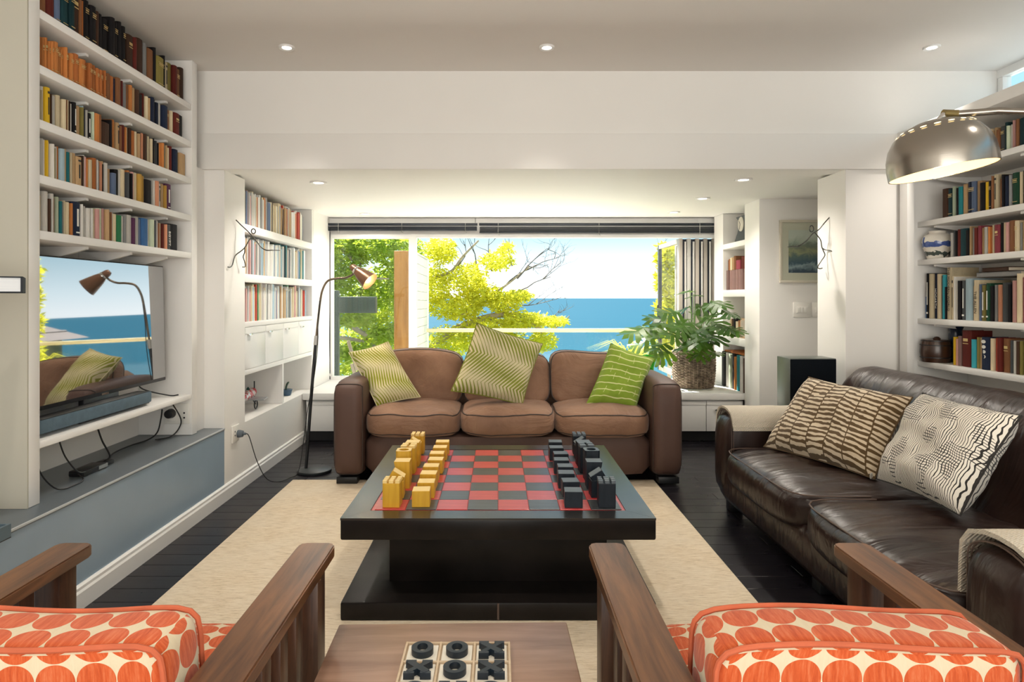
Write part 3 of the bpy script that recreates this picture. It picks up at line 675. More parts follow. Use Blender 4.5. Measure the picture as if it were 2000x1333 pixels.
rowp = (v+wob-u*u*.10+u*.06)*9.0; ln = (rowp.frac()-.5).abs().lt(.075)
cellx = (u*3.1+rowp.floor()*.37+GR3.noise(5, 2, GR3.co('UV'))*.25); vl = (cellx.frac()-.5).abs().lt(.012)*((rowp.floor()*.39).frac().gt(.45))
GR3.col(GR3.mix(ln.max(vl), GR3.mix(GR3.noise(4, 3, GR3.co('UV')), (.15, .25, .018), (.29, .40, .05)), (.62, .64, .30)))
pillow('scatter_cushion', [P(1193, 671, 5.12), P(1277, 701, 5.14), P(1239, 806, 4.90), P(1145, 791, 4.92)], .18, GR3, 'leaf green cushion with thin cream brush lines at right sofa arm', seed=3)
HB = fabric('brown_hatch_print', (.70, .60, .45)); u, v, _ = HB.xyz(HB.co('UV'))
ck = u*6.2+v*.35+HB.noise(2.5, 2, HB.co('UV'))*.25; cf = ck.frac(); rw_ = v*17+ck.floor()*.37+HB.noise(9, 2, HB.co('UV', (1, 2, 1)))*1.1+(cf-.5)*(((ck.floor()*.73).frac())-.5)*1.6
hatch = ((rw_.frac()-.5).abs()*2).gt(.50); edge = (cf-.5).abs().gt(.470)
HB.col(HB.mix(hatch.max(edge), HB.mix(HB.noise(4, 2, HB.co('UV')), (.74, .64, .49), (.60, .48, .33)), (.115, .07, .03)))
HB.bump(HB.noise(200, 2, HB.co('UV')), .3, .002)
hbq = [(1.870, 3.93, .872), (2.085, 3.285, .848), (1.815, 3.145, .476), (1.575, 3.87, .468)]
hc = pillow('scatter_cushion', hbq, .20, HB, 'cream cushion with brown hatched columns on the leather sofa', seed=4)
MB().obox((1.806, 3.158, .489), (.012, .008, 0), (0, .002, .003), (0, .0, .010)).build('fabric_label', INKM, hc)
BW = fabric('black_white_wave_print', (.78, .74, .66)); u, v, _ = BW.xyz(BW.co('UV'))
wv = BW.noise(5.5, 2, BW.co('UV'))*.20; sl = ((u+wv*.40)*50).frac(); thick = BW.noise(3.2, 2, BW.co('UV'))
l1 = sl.lt((thick*.50+.05).min(.36)); gm = BW.noise(3.8, 1, BW.co('UV', (1, 1, 1), (0, 0, .7))).gt(.53)
l2 = ((v+wv*.3)*40).frac().lt(.26)*gm
BW.col(BW.mix(l1.max(l2), (.78, .735, .65), (.03, .027, .025)))
pillow('scatter_cushion', [(2.05, 3.15, .890), (2.085, 2.60, .880), (1.80, 2.545, .500), (1.765, 3.04, .505)], .20, BW, 'off white cushion with black wavy lines and grids on the leather sofa', seed=5, wr=.012)

# ================================================================== LEATHER SOFA
LEATH = Mat('dark_brown_leather', (.035, .020, .017), .30, 0, .40)
_n = LEATH.noise(4, 4); LEATH.col(LEATH.ramp(_n, [(.3, (.014, .007, .006)), (.7, (.036, .019, .015))]))
_w = LEATH.noise(2.6, 4, LEATH.co('Object', (1.1, 3.6, 1.1)), .5, .8); _h = LEATH.noise(90, 2)
LEATH.bump(_w*1.0+_h*.012, .55, .03); LEATH.set('Roughness', LEATH.noise(6, 3)*.12+.26)
STITCH = simple('leather_stitch', (.10, .065, .05), .6)
LS = thing('leather_sofa', 'dark brown leather two seat sofa along the right bookcase', 'sofa', (1.95, 3.0, 0))
Y0, Y1 = 1.73, 4.265; AW = .27
MB().soft(1.40, 2.44, Y0+.02, Y1-.02, .085, .30, n=16, res=(6, 14, 4)).build('base', LEATH, LS, 60)
for x, y in ((1.50, Y0+.12), (1.50, Y1-.12), (2.38, Y0+.12), (2.38, Y1-.12), (1.50, 3.0)): MB().rbox(x-.04, x+.04, y-.04, y+.04, .001, .088, b=.004).build('foot', BLACKM, LS, 35)
def lp_fn(seed, amp):
    def fn(v, q):
        fr = max(0, -q[0])**3
        p = Vector((v.x*2.6+v.y*1.5+seed*3.7, v.y*9, v.z*2)); a = noise.noise(p)*amp+noise.noise(p*1.9)*amp*.5
        return v+Vector((-.01*fr, 0, a*(1 if q[2] > 0 else .2)))
    return fn
for i, (ya, yb) in enumerate(((Y1-AW+.004, (Y0+Y1)/2-.01), ((Y0+Y1)/2+.006-.012, Y0+AW-.004))):
    y0, y1 = min(ya, yb), max(ya, yb)
    c = MB().soft(1.345, 2.12, y0, y1, .235, .455, n=4.6, res=(26, 40, 10), bulge=(.02, .0, .16), fn=lp_fn(i, .013)).build('seat_cushion', LEATH, LS, 70)
    pts = []
    for t in range(0, 31):
        a = math.pi*(.5+t/30); cc, ss = math.cos(a), math.sin(a); d = (abs(cc)**7+abs(ss)**7)**(1/7)
        pts.append((1.72+.358*cc/d, (y0+y1)/2+(y1-y0)/2*.955*ss/d, .432))
    MB().tube(pts, .004, 6).build('stitched_seam', STITCH, c, 40)
for y0, y1 in ((Y0, Y0+AW), (Y1-AW, Y1)):
    a = MB().soft(1.40, 2.40, y0, y1, .085, .632, n=7, res=(12, 8, 10), bulge=(.01, .02, .03)).build('arm', LEATH, LS, 60)
    for xx in (1.432, 1.444):
        pts = [(xx, y0+.014, .16), (xx, y0+.008, .50), (xx, y0+.025, .605), (xx, (y0+y1)/2, .640), (xx, y1-.025, .605), (xx, y1-.008, .50), (xx, y1-.014, .16)]
        MB().tube(smooth_path(pts, 5), .0028, 5).build('stitched_seam', STITCH, a, 40)
prof = smooth_path([Vector((a, 0, b)) for a, b in ((1.98, .36), (2.03, .46), (2.10, .60), (2.155, .73), (2.20, .83), (2.27, .905), (2.35, .922), (2.43, .895), (2.475, .80), (2.485, .60), (2.485, .30), (2.47, .10), (2.1, .10), (1.98, .36))], 4)[:-1]
m = MB(); nY = 40; pv = [(p.x, p.z) for p in prof]; npf = len(pv); cx = sum(a for a, b in pv)/npf; cz = sum(b for a, b in pv)/npf
vs = []; fs = []
for k in range(nY+1):
    t = k/nY; y = Y0+.06+t*(Y1-Y0-.12); e = min(t, 1-t)*(Y1-Y0); sc = 1-.16*max(0, 1-e/.12)**2
    for a, b in pv:
        w = noise.noise(Vector((y*5.5+a*2.5, a*2, b*2)))*.012*(1 if b > .4 else 0)
        vs.append((cx+(a-cx)*sc-w, y, cz+(b-cz)*sc+w*.6))
for k in range(nY):
    for i in range(npf): fs.append((k*npf+i, (k+1)*npf+i, (k+1)*npf+(i+1) % npf, k*npf+(i+1) % npf))
fs.append(tuple(range(npf))); fs.append(tuple(nY*npf+i for i in range(npf-1, -1, -1)))
m.add(vs, fs).build('backrest', LEATH, LS, 60)
# cream throws over its arms
THROW = simple('cream_knitted_throw', (.66, .59, .48), .95, .08, 8)
_x, _y, _z = THROW.xyz(THROW.co('Object')); THROW.bump(((_x*70+(_y*60+_z*60).pp(.5)*1.6).frac()-.5).abs()*1.0, .9, .008)
def throw(name, x0, x1, prof, label, lump=.004, seed=0):
    n = len(prof); K = 22; vs = []; fs = []; mb = MB()
    for sgn, th in ((1, .0), (-1, .014)):
        for k in range(K+1):
            x = x0+(x1-x0)*k/K
            for i, (y, z, ny, nz) in enumerate(prof):
                w = noise.noise(Vector((x*9+seed, y*9, z*9)))*lump+lump+.002
                vs.append((x, y+ny*(w+(.014-th)), z+nz*(w+(.014-th))))
    S = (K+1)*n
    for k in range(K):
        for i in range(n-1):
            fs.append((k*n+i, k*n+i+1, (k+1)*n+i+1, (k+1)*n+i)); fs.append((S+k*n+i, S+(k+1)*n+i, S+(k+1)*n+i+1, S+k*n+i+1))
        for i in (0, n-1):
            q = (k*n+i, (k+1)*n+i, S+(k+1)*n+i, S+k*n+i); fs.append(q if i == 0 else q[::-1])
    for k in (0, K):
        for i in range(n-1):
            q = (k*n+i, S+k*n+i, S+k*n+i+1, k*n+i+1); fs.append(q if k == 0 else q[::-1])
    o = mb.add(vs, fs).build(name, THROW, None, 60); tag(o, label, 'throw'); return o
def armprof(y0, y1, zt, zin, zout):
    pr = [(y0-.004, zin, -1, 0), (y0-.004, zt-.10, -1, 0), (y0+.004, zt-.05, -.9, .4), (y0+.03, zt-.015, -.6, .8), (y0+.08, zt+.002, 0, 1), ((y0+y1)/2, zt+.006, 0, 1), (y1-.08, zt+.002, 0, 1), (y1-.03, zt-.015, .6, .8), (y1-.004, zt-.05, .9, .4), (y1+.004, zt-.10, 1, 0), (y1+.004, zout, 1, 0)]
    return pr
throw('throw_blanket', 1.43, 2.02, armprof(Y1-AW, Y1, .638, .565, .25), 'cream knitted throw folded over the far sofa arm')
throw('throw_blanket', 1.43, 1.98, armprof(Y0, Y0+AW, .638, .60, .44)[3:], 'cream knitted throw over the near sofa arm', .010, 5)
# ================================================================== COFFEE TABLE WITH CHESS BOARD
TLEA = Mat('black_table_leather', (.018, .015, .013), .30, 0, .2)
_n = TLEA.noise(6, 4); TLEA.col(TLEA.ramp(_n, [(.3, (.006, .005, .0045)), (.7, (.014, .011, .010))])); TLEA.bump(TLEA.noise(160, 2), .12, .002); TLEA.set('Roughness', TLEA.noise(9, 3)*.12+.26)
TLEAT = Mat('table_top_frame_leather', (.012, .010, .009), .24, 0, .9); TLEAT.bump(TLEAT.noise(160, 2), .10, .002)
BLK_SQ = Mat('black_leather_square', (.03, .03, .034), .30, 0, .9); _n = BLK_SQ.noise(7, 5, BLK_SQ.co('Object', (1, 6, 1))); BLK_SQ.col(BLK_SQ.ramp(_n, [(.3, (.020, .021, .024)), (.72, (.052, .054, .058))])); BLK_SQ.bump(_n, .15, .003)
RED_SQ = Mat('red_leather_square', (.5, .04, .04), .30, 0, .9); _n = RED_SQ.noise(7, 5, RED_SQ.co('Object', (1, 6, 1))); RED_SQ.col(RED_SQ.ramp(_n, [(.3, (.42, .022, .026)), (.72, (.58, .050, .048))])); RED_SQ.bump(_n, .15, .003)
TT = .437
CT = thing('coffee_table', 'square black leather coffee table with inlaid red chess board', 'table', (0, 3.37, RZ0))
tx0, tx1, ty0, ty1 = -.654, .654, 2.70, 4.04
MB().rbox(tx0, tx1, ty0, ty1, RZ0, .088, b=.008).build('plinth', TLEA, CT, 35)
MB().rbox(tx0+.17, tx1-.17, ty0+.20, ty1-.20, .088, .345, b=.004).build('pedestal', TLEA, CT, 35)
top = MB().rbox(tx0, tx1, ty0, ty1, .345, TT-.004, b=.008).build('table_top', TLEA, CT, 35)
# mitred frame boards round the sunken board
bx, by0, by1 = .548, 2.80, 3.925
for poly in ([(tx0, ty0), (tx1, ty0), (bx, by0), (-bx, by0)], [(tx1, ty1), (tx0, ty1), (-bx, by1), (bx, by1)], [(tx0, ty1), (tx0, ty0), (-bx, by0), (-bx, by1)], [(tx1, ty0), (tx1, ty1), (bx, by1), (bx, by0)]):
    cxp = sum(p[0] for p in poly)/4; cyp = sum(p[1] for p in poly)/4
    poly = [(cxp+(a-cxp)*.9985, cyp+(b-cyp)*.9985) for a, b in poly]
    MB().extr(poly, .0085, (0, 0, TT-.0085), (1, 0, 0), (0, 1, 0), (0, 0, 1)).build('frame_board', TLEAT, top)
MB().box(-bx+.001, bx-.001, by0+.001, by1-.001, TT-.0045, TT-.0035).build('board_border', RED_SQ, top)
SQX, SQY = 1.068/8, 1.098/8
def squ(mat):
    o = MB().rbox(-SQX/2+.0012, SQX/2-.0012, -SQY/2+.0012, SQY/2-.0012, 0, .004, b=.0012, seg=1).build('board_square', mat); me = o.data; bpy.data.objects.remove(o); return me
sqm = (squ(RED_SQ), squ(BLK_SQ))
def cell(c, r): return (-.534+SQX*(c+.5), 2.813+SQY*(r+.5))
for r in range(8):
    for c in range(8):
        o = link('board_square', sqm[(r+c) % 2], top); x, y = cell(c, r); o.location = Vector((x, y, TT-.0035))-wloc(CT)
# leather seams
MB().box(-.004, .004, ty0-.0015, ty0+.002, .016, .084).build('seam', STITCH, CT)
# --- chess pieces
YW = wood_mat('yellow_stained_wood', (.50, .26, .012), (.68, .40, .035), 8, 'z', .45, .4, 10, .05)
BWD = wood_mat('blue_black_stained_wood', (.005, .009, .014), (.014, .021, .030), 8, 'z', .42, .3, 10, .08)
YWT = simple('pale_end_grain', (.80, .58, .22), .5, .1, 30); BWT = simple('dark_end_grain', (.09, .11, .125), .45, .2, 40)
PS = .037; ZT = TT+.0008
def mesh_of(mb, name, mat, sm=None):
    o = mb.build(name, mat, None, sm); me = o.data; bpy.data.objects.remove(o); return me
def rbx(*a): return MB().rbox(*a, b=.0015, seg=1)
def tops(h, cells, z1):
    m = MB()
    for a, b, c, d in cells: m.rbox(a, b, c, d, h, z1, b=.0008, seg=1)
    return m
def piece_meshes(kind, wm, tm):
    s = PS
    if kind == 'pawn': return [('body', rbx(-s-.002, s+.002, -s, s, 0, .070), wm), ('top_face', MB().box(-s, s, -s+.002, s-.002, .0699, .0706), tm)]
    if kind == 'rook':
        cs = [(-s, -s+.019), (-.010, .010), (s-.019, s)]
        return [('body', rbx(-s, s, -s, s, 0, .105), wm)]+[('merlon', tops(.105, [(a, b, c, d)], .118), tm) for a, b in cs for c, d in cs]
    if kind == 'knight':
        m = MB(); m.obox((0, 0, .088), Vector((1, 0, .62)).normalized()*.030, Vector((0, 1, 0))*.031, Vector((-.62, 0, 1)).normalized()*.024)
        return [('body', rbx(-s, s, -s, s, 0, .078), wm), ('head', m, wm), ('muzzle', MB().obox((-.0149, 0, .1087), Vector((1, 0, .62)).normalized()*.029, Vector((0, 1, 0))*.030, Vector((-.62, 0, 1)).normalized()*.0008), tm)]
    if kind == 'bishop':
        poly = [(-s, 0), (s, 0), (s, .092)]+[(s-.026+.026*math.cos(R(a)), .118-.026*math.sin(R(a))) for a in range(75, 4, -12)]+[(s, .128), (-s, .128)]
        poly = [(-s, 0), (s, 0), (s, .088), (s-.012, .094), (s-.004, .104), (s, .128), (-s, .128)]
        return [('body', MB().extr(poly, 2*s, (0, -s, 0)), wm), ('top_face', MB().box(-s+.001, s-.001, -s+.001, s-.001, .1279, .1287), tm)]
    if kind == 'queen':
        m = rbx(-s, s, -s, s, 0, .132)
        return [('body', m, wm)]+[('crown_block', tops(.132, [(a, b, c, d)], .145), tm) for a, b in ((-s, -.006), (.006, s)) for c, d in ((-s, -.006), (.006, s))]
    if kind == 'king':
        n = 28; ci = [(math.cos(2*math.pi*k/n)*.024, math.sin(2*math.pi*k/n)*.024) for k in range(n)]; ou = []
        for k in range(n):
            a = 2*math.pi*k/n; c, q = math.cos(a), math.sin(a); f = s/max(abs(c), abs(q)); ou.append((c*f, q*f))
        vs = [(x, y, .150) for x, y in ou]+[(x, y, .150) for x, y in ci]+[(x, y, .118) for x, y in ci]; fs = [(k, (k+1) % n, n+(k+1) % n, n+k) for k in range(n)]
        fi = [(n+k, n+(k+1) % n, 2*n+(k+1) % n, 2*n+k) for k in range(n)]+[tuple(2*n+k for k in range(n))]
        bodyv = [(x, y, z) for z in (0, .1495) for x, y in ou]; bf = [(k, (k+1) % n, n+(k+1) % n, n+k) for k in range(n)]+[tuple(range(n-1, -1, -1))]
        return [('body', MB().add(bodyv, bf), wm), ('top_face', MB().add(vs, fs), tm), ('socket', MB().add(vs, fi), wm)]
order = ['rook', 'knight', 'bishop', 'king', 'queen', 'bishop', 'knight', 'rook']
desc = {'rook': 'rook block with notched top', 'knight': 'knight block with tilted head', 'bishop': 'tall bishop block with side notch', 'king': 'tallest block with round hole in top', 'queen': 'tall queen block with cross slot'}
cache = {}
def chess(kind, colr, c, r, label, flip):
    x, y = cell(c, r); key = (kind, colr)
    if key not in cache:
        wm, tm = (YW, YWT) if colr == 'yellow' else (BWD, BWT)
        cache[key] = [(n, mesh_of(mb, n, m)) for n, mb, m in piece_meshes(kind, wm, tm)]
    t = thing('chess_'+kind, label, 'chess piece', (x+random.uniform(-.008, .008), y+random.uniform(-.010, .010)-.01, ZT), (math.pi if flip else 0)+R(random.uniform(-3, 3)), f'{colr} chess pieces on the coffee table')
    for n, me in cache[key]: link(n, me, t)
for colr, cb, cp_, flip in (('yellow', 0, 1, True), ('black', 7, 6, False)):
    for r in range(8):
        k = order[r]; near = '' if k in ('king', 'queen') else (', nearest the front of the board' if r < 4 else ', at the sofa end of the board')
        chess(k, colr, cb, r, f'{colr} wooden {desc[k]}{near}', flip)
        chess('pawn', colr, cp_, r, f'{colr} wooden cube pawn, {ordinal(r+1)} from the front edge of the board', flip)

# ================================================================== SIDE TABLE WITH NOUGHTS AND CROSSES
STW = wood_mat('walnut_side_table', (.20, .10, .062), (.40, .24, .165), 7, 'x', .36, .5, 9, .05)
ST = thing('side_table', 'low walnut side table between the two armchairs', 'table', (-.118, 1.50, RZ0), R(1.2))
MB().rbox(-.315, .315, -.32, .308, .4025, .4375, b=.006).build('table_top', STW, ST, 35, True)
for sx_ in (-1, 1):
    for sy_ in (-1, 1): MB().rbox(sx_*.27-.025, sx_*.27+.025, sy_*.27-.025, sy_*.27+.025, .001, .4025, b=.003).build('leg', STW, ST, 35, True)
MB().box(-.28, .28, -.265, -.245, .34, .4025).box(-.28, .28, .245, .265, .34, .4025).build('apron', STW, ST, None, True)
TRAYW = wood_mat('pale_beech_tray', (.52, .38, .24), (.70, .56, .40), 8, 'x', .5, .4, 8, .03); TILEW = simple('off_white_game_tile', (.80, .75, .64), .55, .04, 12)
GX, GY, GZ = -.103, 1.548, RZ0+.4378; CELL = .0865
GB = thing('game_board', 'pale wooden noughts and crosses board on the walnut table', 'board game', (GX, GY, GZ))
H = CELL*1.5+.004
MB().box(-H, H, -H, H, 0, .006).build('tray', TRAYW, GB, None, True)
for k in range(4):
    o = -H+k*(2*H-.006)/3; MB().rbox(o, o+.006, -H, H, .006, .014, b=.001, seg=1).build('rib', TRAYW, GB, None, True); MB().rbox(-H, H, o, o+.006, .006, .0135, b=.001, seg=1).build('rib', TRAYW, GB, None, True)
for r in range(3):
    for c in range(3):
        x, y = (c-1)*CELL, (1-r)*CELL; MB().rbox(x-.038, x+.038, y-.038, y+.038, .006, .0095, b=.001, seg=1).build('tile', TILEW, GB, None, True)
PIECEM = simple('blue_black_painted_wood', (.010, .018, .028), .38, .2, 20)
on, inn = [], []
for k in range(32):
    a = 2*math.pi*k/32; on.append((math.cos(a)*.0275, math.sin(a)*.0275)); inn.append((math.cos(a)*.0135, math.sin(a)*.017))
def ring_mesh(h):
    vs = [(x, y, z) for z in (0, h) for x, y in on]+[(x, y, z) for z in (0, h) for x, y in inn]; n = 32; fs = []
    for k in range(n):
        j = (k+1) % n; fs += [(k, j, n+j, n+k), (2*n+j, 2*n+k, 3*n+k, 3*n+j), (n+k, n+j, 3*n+j, 3*n+k), (j, k, 2*n+k, 2*n+j)]
    return MB().add(vs, fs)
oring = mesh_of(ring_mesh(.016), 'nought', PIECEM, 40)
xm = MB()
for sg in (1, -1): xm.obox((0, 0, .008), Vector((1, sg*.95, 0)).normalized()*.031, Vector((-sg*.95, 1, 0)).normalized()*(.0085 if sg < 0 else .006), (0, 0, .008-.0002*(sg > 0)))
for sx_ in (-1, 1):
    for sy_ in (-1, 1): xm.box(sx_*.0195-.0125, sx_*.0195+.0125, sy_*.0235-.0045, sy_*.0235+.0045, 0, .0155)
xme = mesh_of(xm, 'cross', PIECEM)
pos3 = ('left', 'middle', 'right'); row3 = ('back', 'middle', 'front')
for r, s_ in enumerate(('OOX', 'XOX', 'OXO')):
    for c, ch in enumerate(s_):
        o = link('nought' if ch == 'O' else 'cross', oring if ch == 'O' else xme); o.location = (GX+(c-1)*CELL, GY+(1-r)*CELL, GZ+.0098)
        tag(o, f'dark wooden letter {ch} in the {row3[r]} row, {pos3[c]} square of the game board', 'game piece', 'noughts and crosses pieces')

# ================================================================== ARMCHAIRS
AWM = wood_mat('dark_oiled_chair_wood', (.045, .016, .007), (.25, .108, .042), 8, 'y', .33, .5, 11, .12)
AWZ = wood_mat('dark_oiled_chair_posts', (.030, .012, .007), (.13, .058, .028), 8, 'z', .38, .5, 11, .1)
ORF = fabric('orange_circle_print', (.62, .12, .035), .8); u, v, _ = ORF.xyz(ORF.co('UV'))
uu = ((u*13.6+.28).frac()-.5); vv = ((v*13.6+.12).frac()-.5); dd = (uu*uu+vv*vv).sqrt(); strk = ORF.noise(14, 4, ORF.co('UV', (9, 1, 1)), .7)
ORF.col(ORF.mix(dd.lt(.488), ORF.mix(strk, (.74, .64, .46), (.64, .52, .34)), ORF.ramp(strk, [(.25, (.42, .055, .012)), (.5, (.60, .105, .028)), (.78, (.70, .21, .09))])))
ORF.bump(ORF.noise(300, 2, ORF.co('UV', (1, .3, 1))), .25, .002)
PIPO = simple('orange_piping', (.55, .12, .05), .8, .3, 14)
def armchair(x0, x1, label):
    cx = (x0+x1)/2; t = thing('armchair', label, 'armchair', (cx, 1.5, RZ0))
    aw = .108
    for sgn, xa in ((-1, x0), (1, x1-aw)):
        prof = [(xa, 1.02), (xa+aw, 1.02), (xa+aw, 1.895), (xa+aw-.006, 1.912), (xa+aw-.022, 1.92), (xa+.022, 1.92), (xa+.006, 1.912), (xa, 1.895)]
        bmx = bmesh.new(); vsx = [bmx.verts.new((a, b, .596)) for a, b in prof]; f = bmx.faces.new(vsx); ex = bmesh.ops.extrude_face_region(bmx, geom=[f])
        bmesh.ops.translate(bmx, verts=[q for q in ex['geom'] if isinstance(q, bmesh.types.BMVert)], vec=(0, 0, .034)); bmesh.ops.recalc_face_normals(bmx, faces=bmx.faces)
        bmesh.ops.bevel(bmx, geom=[e for e in bmx.edges], offset=.004, segments=2, affect='EDGES', clamp_overlap=True)
        MB().bm(bmx).build('armrest', AWM, t, 35)
        xi = xa+aw/2
        MB().rbox(xi-.035, xi+.035, 1.79, 1.865, RZ0, .596, b=.004).build('leg', AWZ, t, 35)
        MB().rbox(xi-.030, xi+.030, 1.04, 1.10, RZ0, .596, b=.004).build('leg', AWZ, t, 35)
        for y in (1.70, 1.58, 1.46, 1.34, 1.22): MB().rbox(xi-.012, xi+.012, y-.028, y+.028, .20, .596, b=.003).build('side_slat', AWZ, t, 35)
        MB().rbox(xi-.02, xi+.02, 1.10, 1.79, .15, .20, b=.003).build('side_rail', AWM, t, 35)
    MB().rbox(x0+.09, x1-.09, 1.80, 1.84, .22, .30, b=.003).build('front_rail', AWM, t, 35)
    MB().rbox(x0+.09, x1-.09, 1.05, 1.09, .22, .30, b=.003).build('rear_rail', AWM, t, 35)
    MB().rbox(x0+.075, x1-.075, 1.045, 1.085, .552, .582, b=.006).build('back_support_bar', AWM, t, 35)
    a0, a1 = x0+.128, x1-.128
    sc = MB().soft(a0, a1, 1.22, 1.86, .30, .445, n=6, res=(14, 14, 6), bulge=(0, 0, .12)).build('seat_cushion', ORF, t, 70)
    rim(MB(), a0+.006, a1-.006, 1.226, 1.854, .405, 8, .005).build('piping', PIPO, sc, 40)
    def bf(v, q): return Vector((v.x, v.y-.16*v.z*0-.10*v.z, v.z+.006*math.sin(v.x*11+a0*7)*(1 if q[2] > .4 else 0)))
    bc = MB().soft(a0, a1, 1.185, 1.345, .40, .722, n=9, res=(18, 8, 12), bulge=(.01, .10, .015), fn=bf).build('back_cushion', ORF, t, 70)
    for yo in (-.074, .074):
        pts = []
        for k in range(0, 41):
            a = math.pi*k/40; cc, ss = math.cos(a), math.sin(a); d = (abs(cc)**10+abs(ss)**10)**(1/10); z = .159*ss/d
            x_ = -(a1-a0)/2*.992*cc/d
            pts.append((cx+x_, 1.265+yo-.10*z, .561+z+.006*math.sin(x_*11+a0*7)*(1 if ss > .6 else 0)))
        pts = [(pts[0][0], pts[0][1]+.016, .42)]+pts+[(pts[-1][0], pts[-1][1]+.016, .42)]
        MB().tube(pts, .0055, 8).build('piping', PIPO, bc, 40)
armchair(-1.292, -.475, 'wooden armchair with orange circle print cushions at lower left')
armchair(.263, 1.085, 'wooden armchair with orange circle print cushions at lower right')
# ================================================================== WINDOW SEAT
WS = thing('window_seat', 'white window seat cabinet running under the sea view window', 'cabinet', (.3, 6.6, .001))
box('seat_top', SHELFW, -1.818, 2.284, 6.055, 7.069, .400, .4625, parent=WS, b=.006)
box('seat_top', SHELFW, 2.284, 2.658, 6.053, 7.069, .400, .4625, parent=WS)
box('carcass', SHELFW, -1.795, 2.28, 6.115, 7.06, .10, .400, parent=WS)
box('toe_kick', simple('black_toe_kick', (.01, .01, .011), .6), -1.795, 2.28, 6.16, 7.06, .002, .10, parent=WS)
edges = [-1.79, -1.04, -.30, .45, 1.19, 1.94, 2.28]
for a, b_ in zip(edges, edges[1:]):
    d = box('drawer_front', TRIMW, a+.003, b_-.003, 6.085, 6.114, .105, .385, parent=WS, b=.003)
    box('finger_rail', SHELFW, a+.003, b_-.003, 6.078, 6.085, .352, .385, parent=d)
    m_ = (a+b_)/2; MB().rbox(m_-.10+(.08 if a < -1.5 else 0), m_+.10+(.08 if a < -1.5 else 0), 6.052, 6.078, .300, .316, b=.004).build('handle', CHROME, d, 35)
# ================================================================== BLINDS
BLM = simple('dark_navy_slat', (.012, .018, .030), .28, .1, 6, metal=.1)
def blind(x0, x1, zb, label, cord):
    t = thing('venetian_blind', label, 'blind', ((x0+x1)/2, 7.0, 2.14))
    box('head_rail', BLM, x0, x1, 6.985, 7.028, 2.125, 2.150, parent=t, b=.003)
    n = 6
    for k in range(n):
        z = zb+.014+k*(2.120-zb-.018)/n
        box('slat', BLM, x0+.006, x1-.006, 6.982, 7.032, z, z+.0035, parent=t)
    box('bottom_rail', BLM, x0+.004, x1-.004, 6.985, 7.028, zb, zb+.012, parent=t, b=.003)
    for f in (.08, .5, .92):
        x = x0+(x1-x0)*f; MB().tube([(x, 6.980, zb-.022), (x, 6.979, 2.148)], .0022, 5).build('ladder_cord', CHROME, t)
        MB().tube([(x, 6.978, zb-.012), (x+.012, 6.977, zb-.028)], .0026, 5).build('cord_hook', CHROME, t)
    MB().tube(smooth_path([(cord, 6.978, 2.10), (cord+.004, 6.975, 1.5), (cord-.002, 6.974, .9), (cord+.006, 6.97, .56)], 5), .0035, 5).build('pull_cord', BLACKM, t)
    MB().lathe([(.0005, -.03), (.007, -.022), (.006, 0), (.0005, .004)], 10, (cord+.006, 6.97, .54)).build('cord_knob', CHROME, t, 40)
blind(-1.838, -.222, 2.070, 'dark raised venetian blind over the left window pane', -1.800)
blind(-.205, 2.362, 2.046, 'dark raised venetian blind over the open doors', 2.318)
# ================================================================== TELEVISION
TV = thing('television', 'large flat black television in the bookcase niche', 'television', (-2.07, 3.41, .744))
BLKP = simple('black_plastic', (.012, .012, .014), .4, .1, 10)
SCR = Mat('glossy_screen', (.016, .018, .021), .03, 0, 1.0, IOR=2.4, Coat_Weight=1.0, Coat_Roughness=.012, Coat_IOR=2.2)
MB().rbox(-2.085, -2.052, 2.79, 4.035, .842, 1.545, b=.004).build('housing', BLKP, TV, 35)
MB().box(-2.0525, -2.0505, 2.798, 4.027, .862, 1.538).build('screen', SCR, TV)
TV.rotation_euler = (0, R(-1.3), 0)
MB().box(-2.0525, -2.0495, 3.38, 3.44, .843, .853).build('maker_badge', CHROME, TV)
MB().rbox(-2.09, -2.06, 3.25, 3.55, .749, .845, b=.004).build('neck', BLKP, TV, 35)
MB().rbox(-2.20, -1.985, 3.10, 3.72, .7475, .7555, b=.004).build('stand_base', BLKP, TV, 35)
FELT = simple('blue_grey_speaker_cloth', (.085, .135, .175), .8, .25, 30, .3, 200)
SB = thing('soundbar', 'long blue grey cloth soundbar under the television', 'speaker', (-1.99, 3.23, .753))
MB().rbox(-2.045, -1.962, 2.80, 3.70, .7605, .822, b=.008).build('body', FELT, SB, 35)
MB().box(-2.042, -1.966, 2.81, 3.69, .8218, .8232).build('top_panel', BLKP, SB)
# cables under the niche
def cable(name, pts, r, mat, label, k=6):
    o = MB().tube(smooth_path(pts, k), r, 6).build(name, mat, None, 40); return tag(o, label, 'cable')
CABM = simple('black_cable', (.012, .012, .013), .45)
cable('power_cable', [(-2.0, 2.83, .708), (-1.985, 2.825, .60), (-1.96, 2.90, .50), (-1.95, 3.02, .488), (-1.97, 3.10, .488), (-2.02, 3.14, .50)], .0035, CABM, 'thin black cable looping from the television shelf onto the bench')
cable('power_cable', [(-2.0, 2.97, .708), (-1.99, 3.0, .62), (-1.985, 3.08, .53), (-2.0, 3.17, .505)], .0035, CABM, 'second black cable dropping to the adaptor box')
cable('power_cable', [(-2.03, 3.30, .708), (-2.02, 3.33, .62), (-2.01, 3.38, .53), (-2.03, 3.36, .508)], .0045, CABM, 'thick black cable above the adaptor on the bench')
cable('power_cable', [(-2.08, 3.48, .489), (-2.13, 3.62, .489), (-2.14, 3.80, .489), (-2.12, 3.95, .490), (-2.10, 4.02, .52), (-2.085, 4.035, .60), (-2.09, 4.06, .655)], .0045, CABM, 'black lead running along the bench back to the wall plug')
